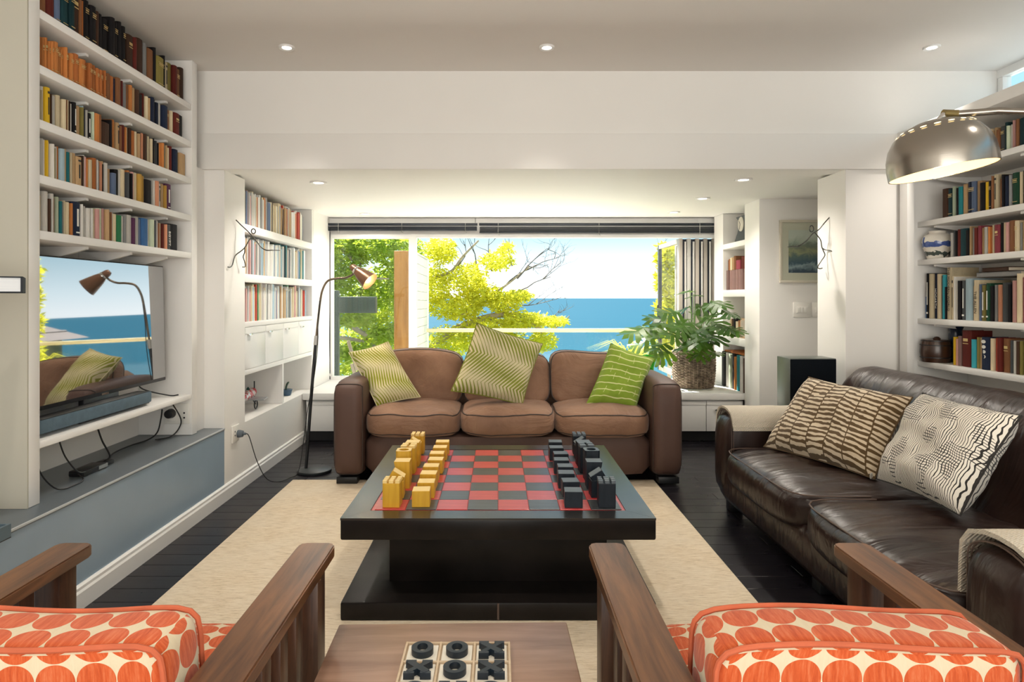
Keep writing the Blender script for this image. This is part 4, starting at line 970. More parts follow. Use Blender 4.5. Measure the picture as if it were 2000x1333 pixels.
cable('power_cable', [(-1.99, 3.99, .70), (-1.975, 4.06, .60), (-1.99, 4.075, .54), (-2.03, 4.05, .489), (-2.08, 3.96, .489)], .004, CABM, 'black lead hanging from the shelf beside the wall plug')
cable('power_cable', [(-2.16, 3.90, .86), (-2.14, 3.93, .80), (-2.02, 4.00, .752), (-1.985, 4.05, .748)], .004, CABM, 'black lead behind the right end of the television')
AD = thing('power_adaptor', 'small black adaptor box with silver side on the bench', 'adaptor', (-2.03, 3.25, .484))
MB().rbox(-2.075, -1.995, 3.15, 3.33, .4838, .512, b=.006).build('body', BLKP, AD, 35)
MB().box(-2.06, -1.9935, 3.26, 3.335, .490, .508).build('silver_cover', CHROME, AD)
MB().rbox(-2.07, -2.01, 3.345, 3.42, .4838, .506, b=.006).build('plug_block', BLKP, AD, 35)
PLATE = simple('white_switch_plastic', (.78, .76, .71), .4, .02)
def socket_plate(name, label, loc, w, h, sgn, horiz=False):
    t = thing(name, label, 'socket', loc); x, y, z = loc
    MB().rbox(min(x, x+sgn*.008), max(x, x+sgn*.008), y-w/2, y+w/2, z-h/2, z+h/2, b=.003).build('plate', PLATE, t, 35); return t
s1 = thing('wall_socket', 'white double wall socket under the television shelf', 'socket', (-2.0, 4.113, .60))
MB().rbox(-2.10, -1.945, 4.106, 4.1145, .555, .685, b=.003).build('plate', PLATE, s1, 35)
MB().rbox(-2.075, -2.025, 4.094, 4.106, .575, .665, b=.003).build('switch_block', PLATE, s1, 35)
MB().lathe([(.0005, -.045), (.026, -.04), (.03, -.012), (.03, 0)], 16, (-2.05, 4.094, .625), (0, 1, 0)).build('plug', BLKP, s1, 40)
for dz in (-.015, .015): MB().lathe([(.0002, -.001), (.006, -.001), (.006, 0)], 10, (-1.975, 4.106, .61+dz), (0, 1, 0)).build('socket_hole', BLKP, s1)
s2 = thing('wall_socket', 'white wall socket with grey plug above the left baseboard', 'socket', (-1.82, 4.505, .41))
MB().rbox(-1.8199, -1.808, 4.45, 4.565, .355, .470, b=.003).build('plate', PLATE, s2, 35)
GPL = simple('blue_grey_plug', (.09, .11, .13), .5)
MB().lathe([(.026, 0), (.027, .012), (.022, .035), (.010, .04), (.008, .055), (.0005, .056)], 14, (-1.808, 4.535, .405), (1, 0, 0)).build('plug', GPL, s2, 40)
for dz in (-.012, .014): MB().lathe([(.006, 0), (.006, .0012), (.0002, .0012)], 10, (-1.8079, 4.485, .415+dz), (1, 0, 0)).build('socket_hole', BLKP, s2)
# ================================================================== FLOOR LAMP
LX = 5.06
FL = thing('floor_lamp', 'black goose neck floor lamp with bronze shade beside the sofa', 'lamp', (-1.425, LX, .001))
MB().lathe([(.0005, 0), (.128, 0), (.132, .008), (.130, .020), (.118, .027), (.0005, .029)], 40, (-1.425, LX, .001)).build('base', simple('matt_black_base', (.022, .026, .028), .4, .1), FL, 40)
MB().tube([(-1.490, LX, .028), (-1.452, LX, .55), (-1.413, LX, 1.02)], .0125, 12).build('pole', BLACKM, FL, 40)
MB().tube([(-1.415, LX, .985), (-1.408, LX, 1.055)], .017, 12).build('joint_collar', ALU, FL, 40)
MB().tube(smooth_path([(-1.413, LX, 1.02), (-1.380, LX, 1.318), (-1.358, LX, 1.42), (-1.318, LX, 1.482), (-1.25, LX, 1.50), (-1.185, LX, 1.505), (-1.13, LX-.005, 1.528), (-1.100, LX-.01, 1.562)], 6), .0085, 10).build('goose_neck', simple('bronze_metal', (.16, .12, .08), .35, .1, metal=.7), FL, 40)
hb = P(691, 524, 5.04); ho = P(721, 549, 5.0); ax = (ho-hb).normalized(); L = (ho-hb).length
BRZ = simple('bronze_shade', (.17, .085, .045), .32, .12, 8, metal=.45)
MB().lathe([(.0005, -.03), (.018, -.028), (.027, -.012), (.030, .012), (.033, .035), (.046, .07), (.062, L*.8), (.072, L+.01), (.0705, L+.01), (.060, L*.8), (.044, .07), (.030, .035), (.0005, .03)], 32, hb, ax).build('lamp_shade', BRZ, FL, 40)
MB().lathe([(.0325, .018), (.0345, .022), (.0345, .03), (.034, .034)], 32, hb, ax).build('shade_band', CHROME, FL, 40)
BULBM = Mat('warm_bulb', (1, .9, .7), .4, Emission_Color=(1, .70, .38, 1), Emission_Strength=18)
MB().lathe([(.0005, .045), (.018, .06), (.026, .085), (.020, .105), (.0005, .112)], 20, hb, ax).build('bulb', BULBM, FL, 60)
lp = light('floor_lamp_glow', 'POINT', hb+ax*.125-Vector((-1.425, LX, .001)), 3.0, (1, .72, .42), shadow_soft_size=.02); lp.parent = FL
cable('lamp_flex', [(-1.753, 4.535, .405), (-1.735, 4.55, .38), (-1.70, 4.60, .20), (-1.655, 4.66, .06), (-1.60, 4.74, .012), (-1.55, 4.86, .008), (-1.515, 4.95, .03), (-1.500, 5.02, .22), (-1.470, 5.045, .50), (-1.425, 5.045, .72), (-1.395, 5.045, .98), (-1.392, 5.045, 1.18), (-1.378, 5.05, 1.33)], .0032, CABM, 'thin black flex from wall plug up along the floor lamp')
# ================================================================== ARC LAMP
DY = 2.30; tipp = P(1868, 223, DY); dc = P(1838, 300, DY)
AL = thing('arc_lamp', 'brushed steel arc lamp with domed shade over the leather sofa', 'lamp', (2.74, 1.56, .001))
MB().lathe([(.0005, 0), (.19, 0), (.19, .045), (.18, .055), (.0005, .055)], 40, (2.74, 1.56, .001)).build('base', simple('black_marble', (.02, .02, .02), .2, .4, 3), AL, 40)
a_, b2 = (Vector((2.74, 1.56, 0))-Vector((tipp.x, tipp.y, 0))), tipp.z
apts = [Vector((tipp.x, tipp.y, 0))+a_*math.sin(R(t))+Vector((0, 0, .03+(b2-.03)*math.cos(R(t)))) for t in range(0, 91, 5)]
MB().tube(apts, .0125, 14).build('arc_tube', STEEL, AL, 40)
BRS = simple('brass_collar', (.30, .22, .09), .3, .1, metal=.9)
j0 = P(1842, 222, DY); MB().tube([tipp+Vector((.004, 0, 0)), j0], .0145, 14).build('end_collar', BRS, AL, 40)
axd = Vector((.12, .0, 1)).normalized(); apex = P(1829, 247, DY)
MB().tube([j0+Vector((.004, 0, -.004)), P(1836, 232, DY), P(1828, 249, DY)], [.011, .0095, .007], 12).build('hanger', CHROME, AL, 40)
# dome, tipped so the camera sees a little of its inside
rim_c = P(1841, 336, DY); dome_ax = (Vector((-.15, .05, 1))).normalized(); Rd = .167
dp = [(Rd, 0.0), (Rd*1.005, .035), (Rd*.985, .07), (Rd*.92, .105), (Rd*.79, .138), (Rd*.60, .163), (Rd*.36, .179), (Rd*.12, .186), (.0005, .187)]
MB().lathe([(Rd-.003, 0.0)]+dp, 56, rim_c, dome_ax, False).build('dome_shade', STEEL, AL, 50)
INNER = Mat('white_dome_inside', (.62, .52, .36), .7)
MB().lathe([(Rd-.004, .001)]+[(max(.0004, r*.975), z*.975-.0005) for r, z in dp[1:]], 56, rim_c, dome_ax, False).build('dome_lining', INNER, AL, 50)
q = Vector((0, 0, 1)).rotation_difference(dome_ax)
ventm = Mat('lit_vent_slot', (1, .85, .5), .4, Emission_Color=(1, .78, .40, 1), Emission_Strength=1.6)
for k in range(18):
    a = 2*math.pi*k/18; c_ = Vector((math.cos(a), math.sin(a), 0)); tt = Vector((-math.sin(a), math.cos(a), 0))
    p0 = rim_c+q @ (c_*Rd*.70+Vector((0, 0, .1535))); nn = q @ (c_*.62+Vector((0, 0, .78)))
    vsl = [p0+(q @ tt)*math.cos(R(s))*.0105+((q @ tt).cross(nn))*math.sin(R(s))*.0045+nn*.001 for s in range(0, 360, 30)]
    mm = MB().add(vsl, [tuple(range(12))]); mm.build('vent_slot', ventm, AL)
BULB2 = Mat('warm_globe_bulb', (1, .95, .85), .4, Emission_Color=(1, .84, .55, 1), Emission_Strength=4)
MB().lathe([(.0005, .020)]+[(.033*math.sin(R(t)), .053-.033*math.cos(R(t))) for t in range(20, 161, 20)]+[(.012, .10), (.012, .13), (.0005, .13)], 24, rim_c, dome_ax).build('bulb', BULB2, AL, 60)
lp = light('arc_lamp_glow', 'POINT', rim_c+dome_ax*.006-Vector((2.74, 1.56, .001)), 2.6, (1, .76, .44), shadow_soft_size=.03); lp.parent = AL
# ================================================================== PLANT IN WICKER BASKET
BXc = Vector((1.945, 6.50, .4635))
WK = Mat('grey_brown_wicker', (.30, .22, .15), .8); WK.col(WK.ramp(WK.noise(22, 4), [(.3, (.12, .085, .06)), (.55, (.30, .225, .16)), (.8, (.46, .37, .28))]))
BA = thing('wicker_basket', 'round grey brown wicker basket on the window seat', 'basket', BXc)
nst = 34; rows_ = 26
def brad(z): return .185+.018*math.sin(min(1, z/.36)*math.pi*.75)
for k in range(nst):
    a = 2*math.pi*k/nst; MB().tube([BXc+Vector((math.cos(a)*(brad(z)-.001), math.sin(a)*(brad(z)-.001), z)) for z in (.004, .09, .18, .27, .352)], .0055, 6).build('stake', WK, BA, 40)
for r in range(rows_):
    z = .010+r*.0133; pts = []
    for k in range(nst*2):
        a = math.pi*k/nst; rr = brad(z)+(.0085 if ((k//2+r) % 2 == 0) else -.0075)*(1 if k % 2 == 0 else .0); pts.append(BXc+Vector((math.cos(a)*rr, math.sin(a)*rr, z+random.uniform(-.0012, .0012))))
    MB().tube(pts, .0056, 5, closed=True).build('weaver', WK, BA, 50)
pts1 = [BXc+Vector((math.cos(2*math.pi*k/60)*(brad(.355)+.006*math.sin(k*1.9)), math.sin(2*math.pi*k/60)*(brad(.355)+.006*math.sin(k*1.9)), .356+.005*math.cos(k*1.9))) for k in range(60)]
MB().tube(pts1, .009, 6, closed=True).build('rim', WK, BA, 50)
MB().lathe([(.0005, .001), (.178, .001), (.180, .30), (.0005, .305)], 24, BXc).build('liner', simple('potting_soil', (.03, .022, .016), .9, .3, 30), BA, 40)
PL = thing('potted_plant', 'leafy green plant with deeply lobed leaves in wicker basket', 'plant', BXc+Vector((0, 0, .306)))
LEAFM = Mat('glossy_green_leaf', (.06, .17, .025), .35, 0, .5, Subsurface_Weight=0.0)
_oi = LEAFM.nt.nodes.new('ShaderNodeObjectInfo'); LEAFM.col(LEAFM.mix(E(LEAFM.nt, _oi.outputs['Random']), (.012, .055, .010), (.050, .125, .014)))
_tr = LEAFM.nt.nodes.new('ShaderNodeBsdfTranslucent'); _tr.inputs[0].default_value = (.16, .27, .025, 1); _mx = LEAFM.nt.nodes.new('ShaderNodeMixShader'); _mx.inputs[0].default_value = .30
LEAFM.nt.links.new(LEAFM.b.outputs[0], _mx.inputs[1]); LEAFM.nt.links.new(_tr.outputs[0], _mx.inputs[2]); LEAFM.nt.links.new(_mx.outputs[0], LEAFM.out.inputs[0])
STEMM = simple('green_leaf_stem', (.14, .26, .06), .45, .1)
def leaf_mesh(rng, L):
    """deeply lobed leaf: broad finger lobes either side of the midrib, widening to blunt toothed tips"""
    m = MB(); vs = []; fs = []; nl = 4; sag = rng.uniform(.10, .34)
    def v(x, y): vs.append((x, y, -sag*(x/L)**2*L-.22*abs(y)+.03*math.sin(x*9/L+y*7))); return len(vs)-1
    step = .205
    for k in range(nl):
        t0 = .02+k*step; t1 = t0+step; env = (.50, .60, .52, .36)[k]*L*rng.uniform(.9, 1.1); fw = (-.06, .26, .62, 1.0)[k]
        for s in (-1, 1):
            a = v(t0*L, 0); b = v(t1*L, 0); dx = env*fw
            n0 = v(t0*L+dx*.30, s*env*.30); n1 = v(t1*L+dx*.30, s*env*.30)
            w = step*L*.80
            m0 = v((t0+t1)/2*L+dx*.66-w*.62, s*env*.66); m1 = v((t0+t1)/2*L+dx*.66+w*.62, s*env*.62)
            e0 = v((t0+t1)/2*L+dx*.86-w*.70, s*env*.86); ti = v((t0+t1)/2*L+dx+w*.1, s*env); e1 = v((t0+t1)/2*L+dx*.82+w*.68, s*env*.80)
            for f in ((a, b, n1, n0), (n0, n1, m1, m0), (m0, m1, e1, e0), (e0, e1, ti)): fs.append(f if s < 0 else f[::-1])
    a = v((.02+nl*step)*L, 0); b = v(.97*L, .11*L); c = v(1.16*L, 0); d = v(.97*L, -.11*L); fs.append((a, d, c, b))
    m.add(vs, fs); return m
rngp = random.Random(11)
lmes = []
for k in range(6):
    o = leaf_mesh(rngp, 1.0).build('leaf', LEAFM, None, 60); lmes.append(o.data); bpy.data.objects.remove(o)
base = BXc+Vector((0, 0, .32))
# leaf anchor targets (px, py, depth) read as spots round the plant, with leaf size
LV = [(1250, 640, 6.30, .26), (1265, 662, 6.4, .22), (1290, 672, 6.25, .2), (1300, 625, 6.45, .24), (1318, 612, 6.3, .22), (1335, 600, 6.6, .24), (1345, 570, 6.7, .16), (1358, 578, 6.5, .15), (1395, 590, 6.1, .20), (1413, 605, 5.98, .19), (1405, 635, 6.0, .22), (1424, 640, 5.95, .18), (1398, 660, 6.0, .22), (1380, 640, 6.2, .25), (1360, 650, 6.1, .26), (1340, 640, 6.15, .25), (1325, 655, 6.1, .22), (1305, 690, 6.2, .2), (1345, 675, 6.12, .2), (1375, 675, 6.15, .2), (1330, 625, 6.6, .24), (1365, 615, 6.6, .24), (1280, 645, 6.6, .22), (1310, 640, 6.75, .24), (1388, 620, 6.3, .22), (1350, 630, 6.35, .26), (1398, 690, 6.05, .14), (1338, 690, 6.2, .14), (1285, 632, 6.35, .22), (1372, 600, 6.45, .2)]
for px, py, Yd, s in LV:
    p = P(px, py, Yd); d = (p-base); d.z *= .6; out = Vector((d.x, d.y, 0)); out = out.normalized() if out.length > .02 else Vector((0, -1, 0))
    lf = link('leaf', rngp.choice(lmes), PL); pass
    st = p-out*s*.35; dirv = (out+Vector((0, 0, rngp.uniform(-.35, .30)))+Vector((rngp.uniform(-.35, .35), rngp.uniform(-.35, .35), 0))).normalized()
    up_ = (Vector((0, -.55, .85))+Vector((rngp.uniform(-.3, .3), 0, 0))).normalized(); yv = up_.cross(dirv).normalized(); zv = dirv.cross(yv)
    lf.matrix_local = Matrix.Translation(st-wloc(PL)) @ Matrix((dirv, yv, zv)).transposed().to_4x4() @ Matrix.Scale(s*1.12, 4)
    mid = (base+st)/2+Vector((0, 0, .07)); MB().tube(smooth_path([base+out*.04, mid, st, st+dirv*s*.1], 4), .0042, 5).build('stem', STEMM, PL, 40)
# green glass vase behind the sofa arm
GV = Mat('green_glass', (.06, .42, .05), .08, 0, .5, Transmission_Weight=.75, IOR=1.3)
vz = MB().lathe([(.0005, 0), (.040, 0), (.044, .02), (.038, .10), (.046, .20), (.066, .28), (.070, .315), (.066, .317), (.060, .28), (.040, .20), (.032, .10), (.036, .02), (.0005, .016)], 28, (1.50, 6.48, .4635)).build('glass_vase', GV, None, 50); tag(vz, 'bright green glass vase on the window seat behind the sofa', 'vase')
tl = MB().rbox(1.57, 1.72, 6.62, 6.75, .4635, .478, b=.003).build('terracotta_tile', simple('terracotta', (.42, .20, .12), .7), None, 35); tag(tl, 'small terracotta tile on the window seat beside the vase', 'tile')
# ================================================================== WIRE FIGURES
WIRE = simple('dark_bent_wire', (.05, .05, .04), .4, .2, metal=.7)
def wire(name, label, paths, loop, Yb, disc=None, yofs=None):
    t = thing(name, label, 'wall figure', Yb)
    for pts in paths: MB().tube(smooth_path(pts, 4), .0039, 6).build('wire_limb', WIRE, t, 40)
    c, r = loop; MB().tube([c+Vector((math.cos(R(a))*r, .3*math.cos(R(a))*r, math.sin(R(a))*r*1.3)) for a in range(0, 360, 20)], .0039, 6, closed=True).build('head_loop', WIRE, t, 40)
    if disc: MB().lathe([(.0005, -.003), (.038, -.002), (.040, 0), (.0005, .003)], 20, disc).build('disc', WIRE, t, 40)
def wl(px, py, f): return P(px, py, 4.32+f)
wire('wire_figure', 'bent wire climbing figure on the left pier', [
    [wl(461, 430, .165), wl(471, 440, .22), wl(484, 452, .25), wl(492, 461, .26)],
    [wl(492, 461, .26), wl(500, 470, .26), wl(510, 483, .27), wl(520, 489, .27), wl(532, 489, .27)],
    [wl(492, 461, .26), wl(485, 472, .25), wl(478, 484, .23), wl(469, 492, .20), wl(461, 498, .18), wl(457, 506, .14), wl(454, 517, .11), wl(450, 522, .08), wl(445, 522, .055)],
    [wl(478, 484, .23), wl(478, 493, .25), wl(475, 502, .25), wl(478, 512, .27), wl(479, 521, .29), wl(474, 522, .26)]],
    (wl(495, 452, .26), .013), wl(461, 430, .17), wl(536, 489, .27))
def wr(px, py, f): return P(px, py, 4.32+f)
wire('wire_figure', 'bent wire climbing figure on the right pier', [
    [wr(1621, 424, .215), wr(1610, 436, .22), wr(1600, 448, .24), wr(1591, 454, .25)],
    [wr(1591, 454, .25), wr(1585, 459, .25), wr(1576, 470, .24), wr(1565, 478, .23), wr(1558, 481, .23)],
    [wr(1591, 454, .25), wr(1597, 461, .25), wr(1603, 470, .25), wr(1605, 482, .25), wr(1608, 490, .25), wr(1611, 499, .25), wr(1604, 510, .25), wr(1597, 522, .25), wr(1601, 525, .26), wr(1606, 524, .27)],
    [wr(1605, 484, .25), wr(1611, 488, .24), wr(1625, 491, .18), wr(1632, 501, .16), wr(1638, 513, .13), wr(1648, 511, .055)]],
    (wr(1585, 447, .25), .017), wr(1621, 424, .2), wr(1550, 482, .23))
# ================================================================== SPEAKER, PICTURE, SWITCHES
SPK = thing('loudspeaker', 'tall black loudspeaker between the leather sofa and pier', 'speaker', (2.075, 4.40, .001))
MB().rbox(1.922, 2.229, 4.305, 4.50, .001, .949, b=.003).build('cabinet', simple('dark_grey_green_veneer', (.10, .11, .095), .35, .15), SPK, 35)
MB().rbox(1.925, 2.226, 4.296, 4.3055, .03, .944, b=.003).build('grille', simple('black_grille_cloth', (.003, .005, .008), .8, .1, 60, .3, 300, spec=.1), SPK, 35)
PF = thing('framed_picture', 'cream framed landscape print on the wall behind the pier', 'picture', (2.77, 5.70, 1.48)); yb = 5.709
FRM = simple('cream_picture_frame', (.58, .54, .44), .4, .05)
fx0, fx1, fz0, fz1 = 2.455, 3.085, 1.480, 2.030; fw = .022
for a in ((fx0, fx1, fz1-fw, fz1), (fx0, fx1, fz0, fz0+fw), (fx0, fx0+fw, fz0+fw, fz1-fw), (fx1-fw, fx1, fz0+fw, fz1-fw)): MB().rbox(a[0], a[1], yb-.024, yb, a[2], a[3], b=.003).build('frame_bar', FRM, PF, 35)
MB().box(fx0+fw, fx1-fw, yb-.010, yb-.002, fz0+fw, fz1-fw).build('mount', simple('cream_mount', (.62, .58, .48), .8, .02), PF)
ART = Mat('blue_green_landscape_print', (.3, .4, .4), .6); _x, _y, _z = ART.xyz(ART.co('Object')); hh = (_z+.0)*1.0
nz = ART.noise(7, 5, None, .6, 1.5); lvl = (hh-.085)*2.9+nz*.55-.27
ART.col(ART.ramp(lvl, [(.05, (.03, .06, .10)), (.18, (.30, .38, .42)), (.26, (.035, .085, .13)), (.42, (.10, .15, .15)), (.55, (.36, .36, .20)), (.68, (.16, .19, .15)), (.80, (.42, .46, .40)), (.95, (.58, .60, .54))]))
MB().box(2.535, 3.005, yb-.0125, yb-.010, 1.568, 1.942).build('print', ART, PF)
MB().box(fx0+fw, fx1-fw, yb-.0175, yb-.0155, fz0+fw, fz1-fw).build('glazing', GLASS, PF)
for x0_, x1_, lab in ((2.58, 2.732, 'white light switch plate left of the pier under the picture'), (2.742, 2.894, 'second light switch plate half hidden behind the pier')):
    s = thing('light_switch', lab, 'switch', ((x0_+x1_)/2, 5.70, 1.24)); MB().rbox(x0_, x1_, 5.700, 5.7095, 1.18, 1.312, b=.003).build('plate', PLATE, s, 35)
    MB().rbox(x0_+.025, x1_-.025, 5.696, 5.700, 1.215, 1.275, b=.002).build('rocker_frame', PLATE, s, 35)
    for k in range(3): MB().rbox(x0_+.03+k*.030, x0_+.057+k*.030, 5.692, 5.696, 1.222, 1.268, b=.002).build('rocker', PLATE, s, 35)
# ================================================================== ORNAMENTS
CL = thing('mantel_clock', 'small grey mantel clock on the top corner shelf', 'clock', (2.43, 6.42, 1.8945))
CLM = simple('dark_grey_clock_case', (.06, .075, .085), .4, .15)
cprof = [(-.17, 0), (.17, 0), (.17, .035), (.15, .05), (.13, .075), (.10, .10), (.085, .13), (.085, .225), (.105, .24), (.125, .25), (.13, .262), (-.13, .262), (-.125, .25), (-.105, .24), (-.085, .225), (-.085, .13), (-.10, .10), (-.13, .075), (-.15, .05), (-.17, .035)]
MB().extr(cprof, .09, (2.39, 6.42, 1.8945), (0, 1, 0), (0, 0, 1), (1, 0, 0)).build('case', CLM, CL)
MB().lathe([(.0005, -.008), (.066, -.008), (.072, -.004), (.072, 0)], 28, (2.389, 6.42, 2.075), (1, 0, 0)).build('dial', simple('ivory_dial', (.66, .62, .54), .5), CL, 40)
for ang, ln_ in ((40, .04), (160, .055)): MB().obox(Vector((2.379, 6.42+math.sin(R(ang))*ln_/2, 2.075+math.cos(R(ang))*ln_/2)), (.001, 0, 0), (0, math.sin(R(ang))*ln_/2, math.cos(R(ang))*ln_/2), (0, math.cos(R(ang))*.0025, -math.sin(R(ang))*.0025)).build('clock_hand', BLKP, CL)
cf_ = thing('photo_frame', 'small tan photo frame on the middle corner shelf', 'frame', (2.36, 6.22, .9625))
MB().box(2.33, 2.345, 6.16, 6.28, .963, 1.155).build('frame', simple('tan_frame', (.42, .28, .17), .5), cf_); MB().box(2.3285, 2.33, 6.175, 6.265, .985, 1.135).build('photo', simple('sepia_photo', (.36, .30, .24), .6, .3, 20), cf_)
VS = Vector((2.800, 4.160, 1.5965))
CHINA = Mat('blue_white_china', (.80, .77, .70), .12, 0, .6); _x, _y, _z = CHINA.xyz(CHINA.co('Object'))
n1 = CHINA.noise(28, 4); band1 = ((_z-.092).abs()-.018*1.0).lt(n1*.030-.017); n2_ = CHINA.noise(55, 2); band2 = ((_z-.032).abs()).lt(n2_*.05-.012); tow = ((_y+_x*.0-.012).abs().lt(.012))*((_z-.118).abs().lt(.022))
CHINA.col(CHINA.mix(band2, CHINA.mix(band1.max(tow), (.78, .74, .66), CHINA.mix(n2_, (.015, .03, .20), (.10, .18, .45))), (.06, .08, .07)))
jar = MB().lathe([(.0005, 0), (.055, 0), (.058, .006), (.072, .045), (.084, .09), (.086, .115), (.080, .140), (.066, .155), (.050, .161), (.047, .166), (.050, .178), (.046, .179), (.042, .166), (.0005, .160)], 40, VS).build('ginger_jar', CHINA, None, 40); jar.data.transform(Matrix.Translation(-VS)); jar.location = VS
tag(jar, 'white china jar with blue painted scene on the third shelf', 'jar')
BR_ = Vector((2.790, 4.163, .9415)); BARR = wood_mat('dark_barrel_wood', (.018, .008, .005), (.075, .030, .016), 8, 'z', .28, .6, 10, .1)
bt = thing('wooden_barrel', 'small dark wooden barrel on the lowest visible shelf', 'barrel', BR_)
MB().lathe([(.0005, 0), (.078, 0), (.080, .004), (.087, .06), (.084, .11), (.076, .142), (.0005, .142)], 36, BR_).build('staves', BARR, bt, 40)
for z, r in ((.030, .0845), (.108, .0845), (.135, .0785)): MB().lathe([(r-.002, z-.004), (r+.0022, z-.003), (r+.0022, z+.003), (r-.002, z+.004)], 36, BR_).build('hoop', BLKP, bt, 40)
MB().lathe([(.0005, .142), (.020, .142), (.022, .150), (.012, .160), (.0005, .162)], 16, BR_+Vector((0, -.01, 0))).build('lid_knob', BARR, bt, 40)
jg = Vector((2.920, 4.165, .9415)); jg_o = MB().lathe([(.0005, 0), (.034, 0), (.040, .02), (.043, .10), (.040, .17), (.036, .19), (.043, .215), (.046, .225), (.042, .226), (.034, .19), (.0005, .18)], 28, jg).build('blue_jug', simple('dark_blue_glaze', (.008, .018, .045), .2, .1), None, 40); tag(jg_o, 'dark blue glazed jug behind the wooden barrel', 'jug')
# toy tin plane
TP = thing('toy_plane', 'red and white tin toy aeroplane in the left alcove niche', 'toy', (-1.93, 4.98, .457))
TINR = Mat('printed_red_tin', (.6, .08, .07), .3, .2); TINR.col(TINR.mix(TINR.noise(45, 3).gt(.5), (.62, .10, .10), (.75, .70, .68)))
TZ = .457; fo = Vector((-1.94, 0, TZ+.088))
MB().lathe([(.0005, -.13), (.014, -.12), (.026, -.04), (.032, .04), (.030, .075), (.022, .092), (.0005, .096)], 18, fo+Vector((0, 4.965, 0)), (.0, 1, .10)).build('fuselage', TINR, TP, 40)
MB().lathe([(.0005, 0), (.022, .002), (.024, .02), (.010, .036), (.0005, .04)], 16, fo+Vector((0, 5.052, .009)), (0, 1, .10)).build('nose', simple('red_tin', (.55, .02, .03), .3), TP, 40)
MB().obox(fo+Vector((0, 4.975, -.018)), (.115, 0, 0), (0, .036, .003), (0, 0, .003)).build('wing', simple('silver_tin', (.45, .46, .48), .3, .1, metal=.6), TP)
MB().obox(fo+Vector((0, 4.850, .028)), (.003, 0, 0), (0, .026, .004), (0, -.008, .030)).build('tail_fin', simple('grey_tin', (.42, .40, .38), .4), TP)
MB().obox(fo+Vector((0, 5.094, .012)), (.003, 0, 0), (0, .002, 0), (0, 0, .062)).build('propeller', BLKP, TP)
MB().lathe([(.0005, -.006), (.012, 0), (.0005, .016)], 12, fo+Vector((0, 4.99, .036)), (0, .2, 1)).build('pilot', simple('dark_green_tin', (.01, .07, .05), .4), TP, 40)
for dx in (-.045, .045):
    wz = TZ+.030; wc = Vector((-1.94+dx, 5.0, wz)); MB().tube([wc+Vector((0, math.cos(R(a))*.0255, math.sin(R(a))*.0255)) for a in range(0, 360, 20)], .004, 6, closed=True).build('wheel', BLKP, TP, 40)
    MB().tube([wc, wc+Vector((-dx*.6, -.01, .045))], .0025, 6).build('strut', BLKP, TP); MB().tube([wc+Vector((0, -.024, 0)), wc+Vector((0, .024, 0))], .0015, 5).tube([wc+Vector((0, 0, -.024)), wc+Vector((0, 0, .024))], .0015, 5).build('spoke', CHROME, TP)
TP.location = (-1.985, 5.20, .457); TP.scale = (1.3,)*3
MB().tube([fo+Vector((0, 4.85, -.004)), Vector((-1.94, 4.84, TZ+.002))], .003, 6).build('tail_skid', BLKP, TP)
PT = thing('small_pot', 'tiny blue pot with a green shoot in the alcove niche', 'pot', (-1.93, 5.97, .457))
MB().lathe([(.0005, 0), (.030, 0), (.036, .01), (.048, .055), (.045, .057), (.0005, .050)], 24, (-1.93, 5.97, .457)).build('pot', simple('blue_glazed_pot', (.045, .10, .17), .3), PT, 40)
MB().tube(smooth_path([(-1.935, 5.95, .505), (-1.93, 5.945, .54), (-1.925, 5.965, .565), (-1.92, 5.995, .578)], 5), [.009]*8+[.010]*4+[.009, .006, .004, .002], 8).build('shoot', simple('dark_green_shoot', (.02, .06, .035), .4), PT, 40)
# thick book on the mantel and metal tray on the bench (left edge)
MT = tag(MB().rbox(-2.268, -1.80, 1.35, 2.20, 1.335, 1.3665, b=.004).build('mantel_shelf', SHELFW, None, 35), 'white mantel shelf at the left edge under the thick book', 'shelf')
mb_ = MB().rbox(-.36, 0, 0, .24, 0, .005, b=.001).rbox(-.36, 0, 0, .24, .054, .059, b=.001).box(-.007, 0, 0, .24, .0, .059).build('book', BOOKM); mb_.color = (.03, .035, .045, 1); tag(mb_, 'thick book with white pages lying on the mantel shelf', 'book'); mb_.location = (-1.700, 2.335, 1.3672); mb_.rotation_euler = (0, 0, R(34))
WPG = Mat('white_page_edges', (.8, .8, .8), .7); WPG.col(WPG.mix(WPG.noise(5, 3, WPG.co('Object', (1, 1, 160))), (.45, .48, .52), (.86, .87, .88)))
MB().box(-.355, -.007, .003, .236, .005, .054).build('page_block', WPG, mb_, None, True)
TR = thing('metal_tray', 'open blue grey metal tray on the bench at the left edge', 'tray', (-1.98, 2.2, .4845))
TRM = simple('blue_grey_steel', (.13, .19, .24), .4, .2, 8, metal=.4)
for bx_ in ((-2.20, -1.757, 2.345, 2.355, .488, .535), (-2.20, -1.757, 1.90, 1.91, .488, .535), (-1.767, -1.757, 1.91, 2.345, .488, .535), (-2.20, -2.19, 1.91, 2.345, .488, .535)): box('side', TRM, *bx_, parent=TR)
box('bottom', BLKP, -2.20, -1.757, 1.90, 2.355, .4845, .488, parent=TR)
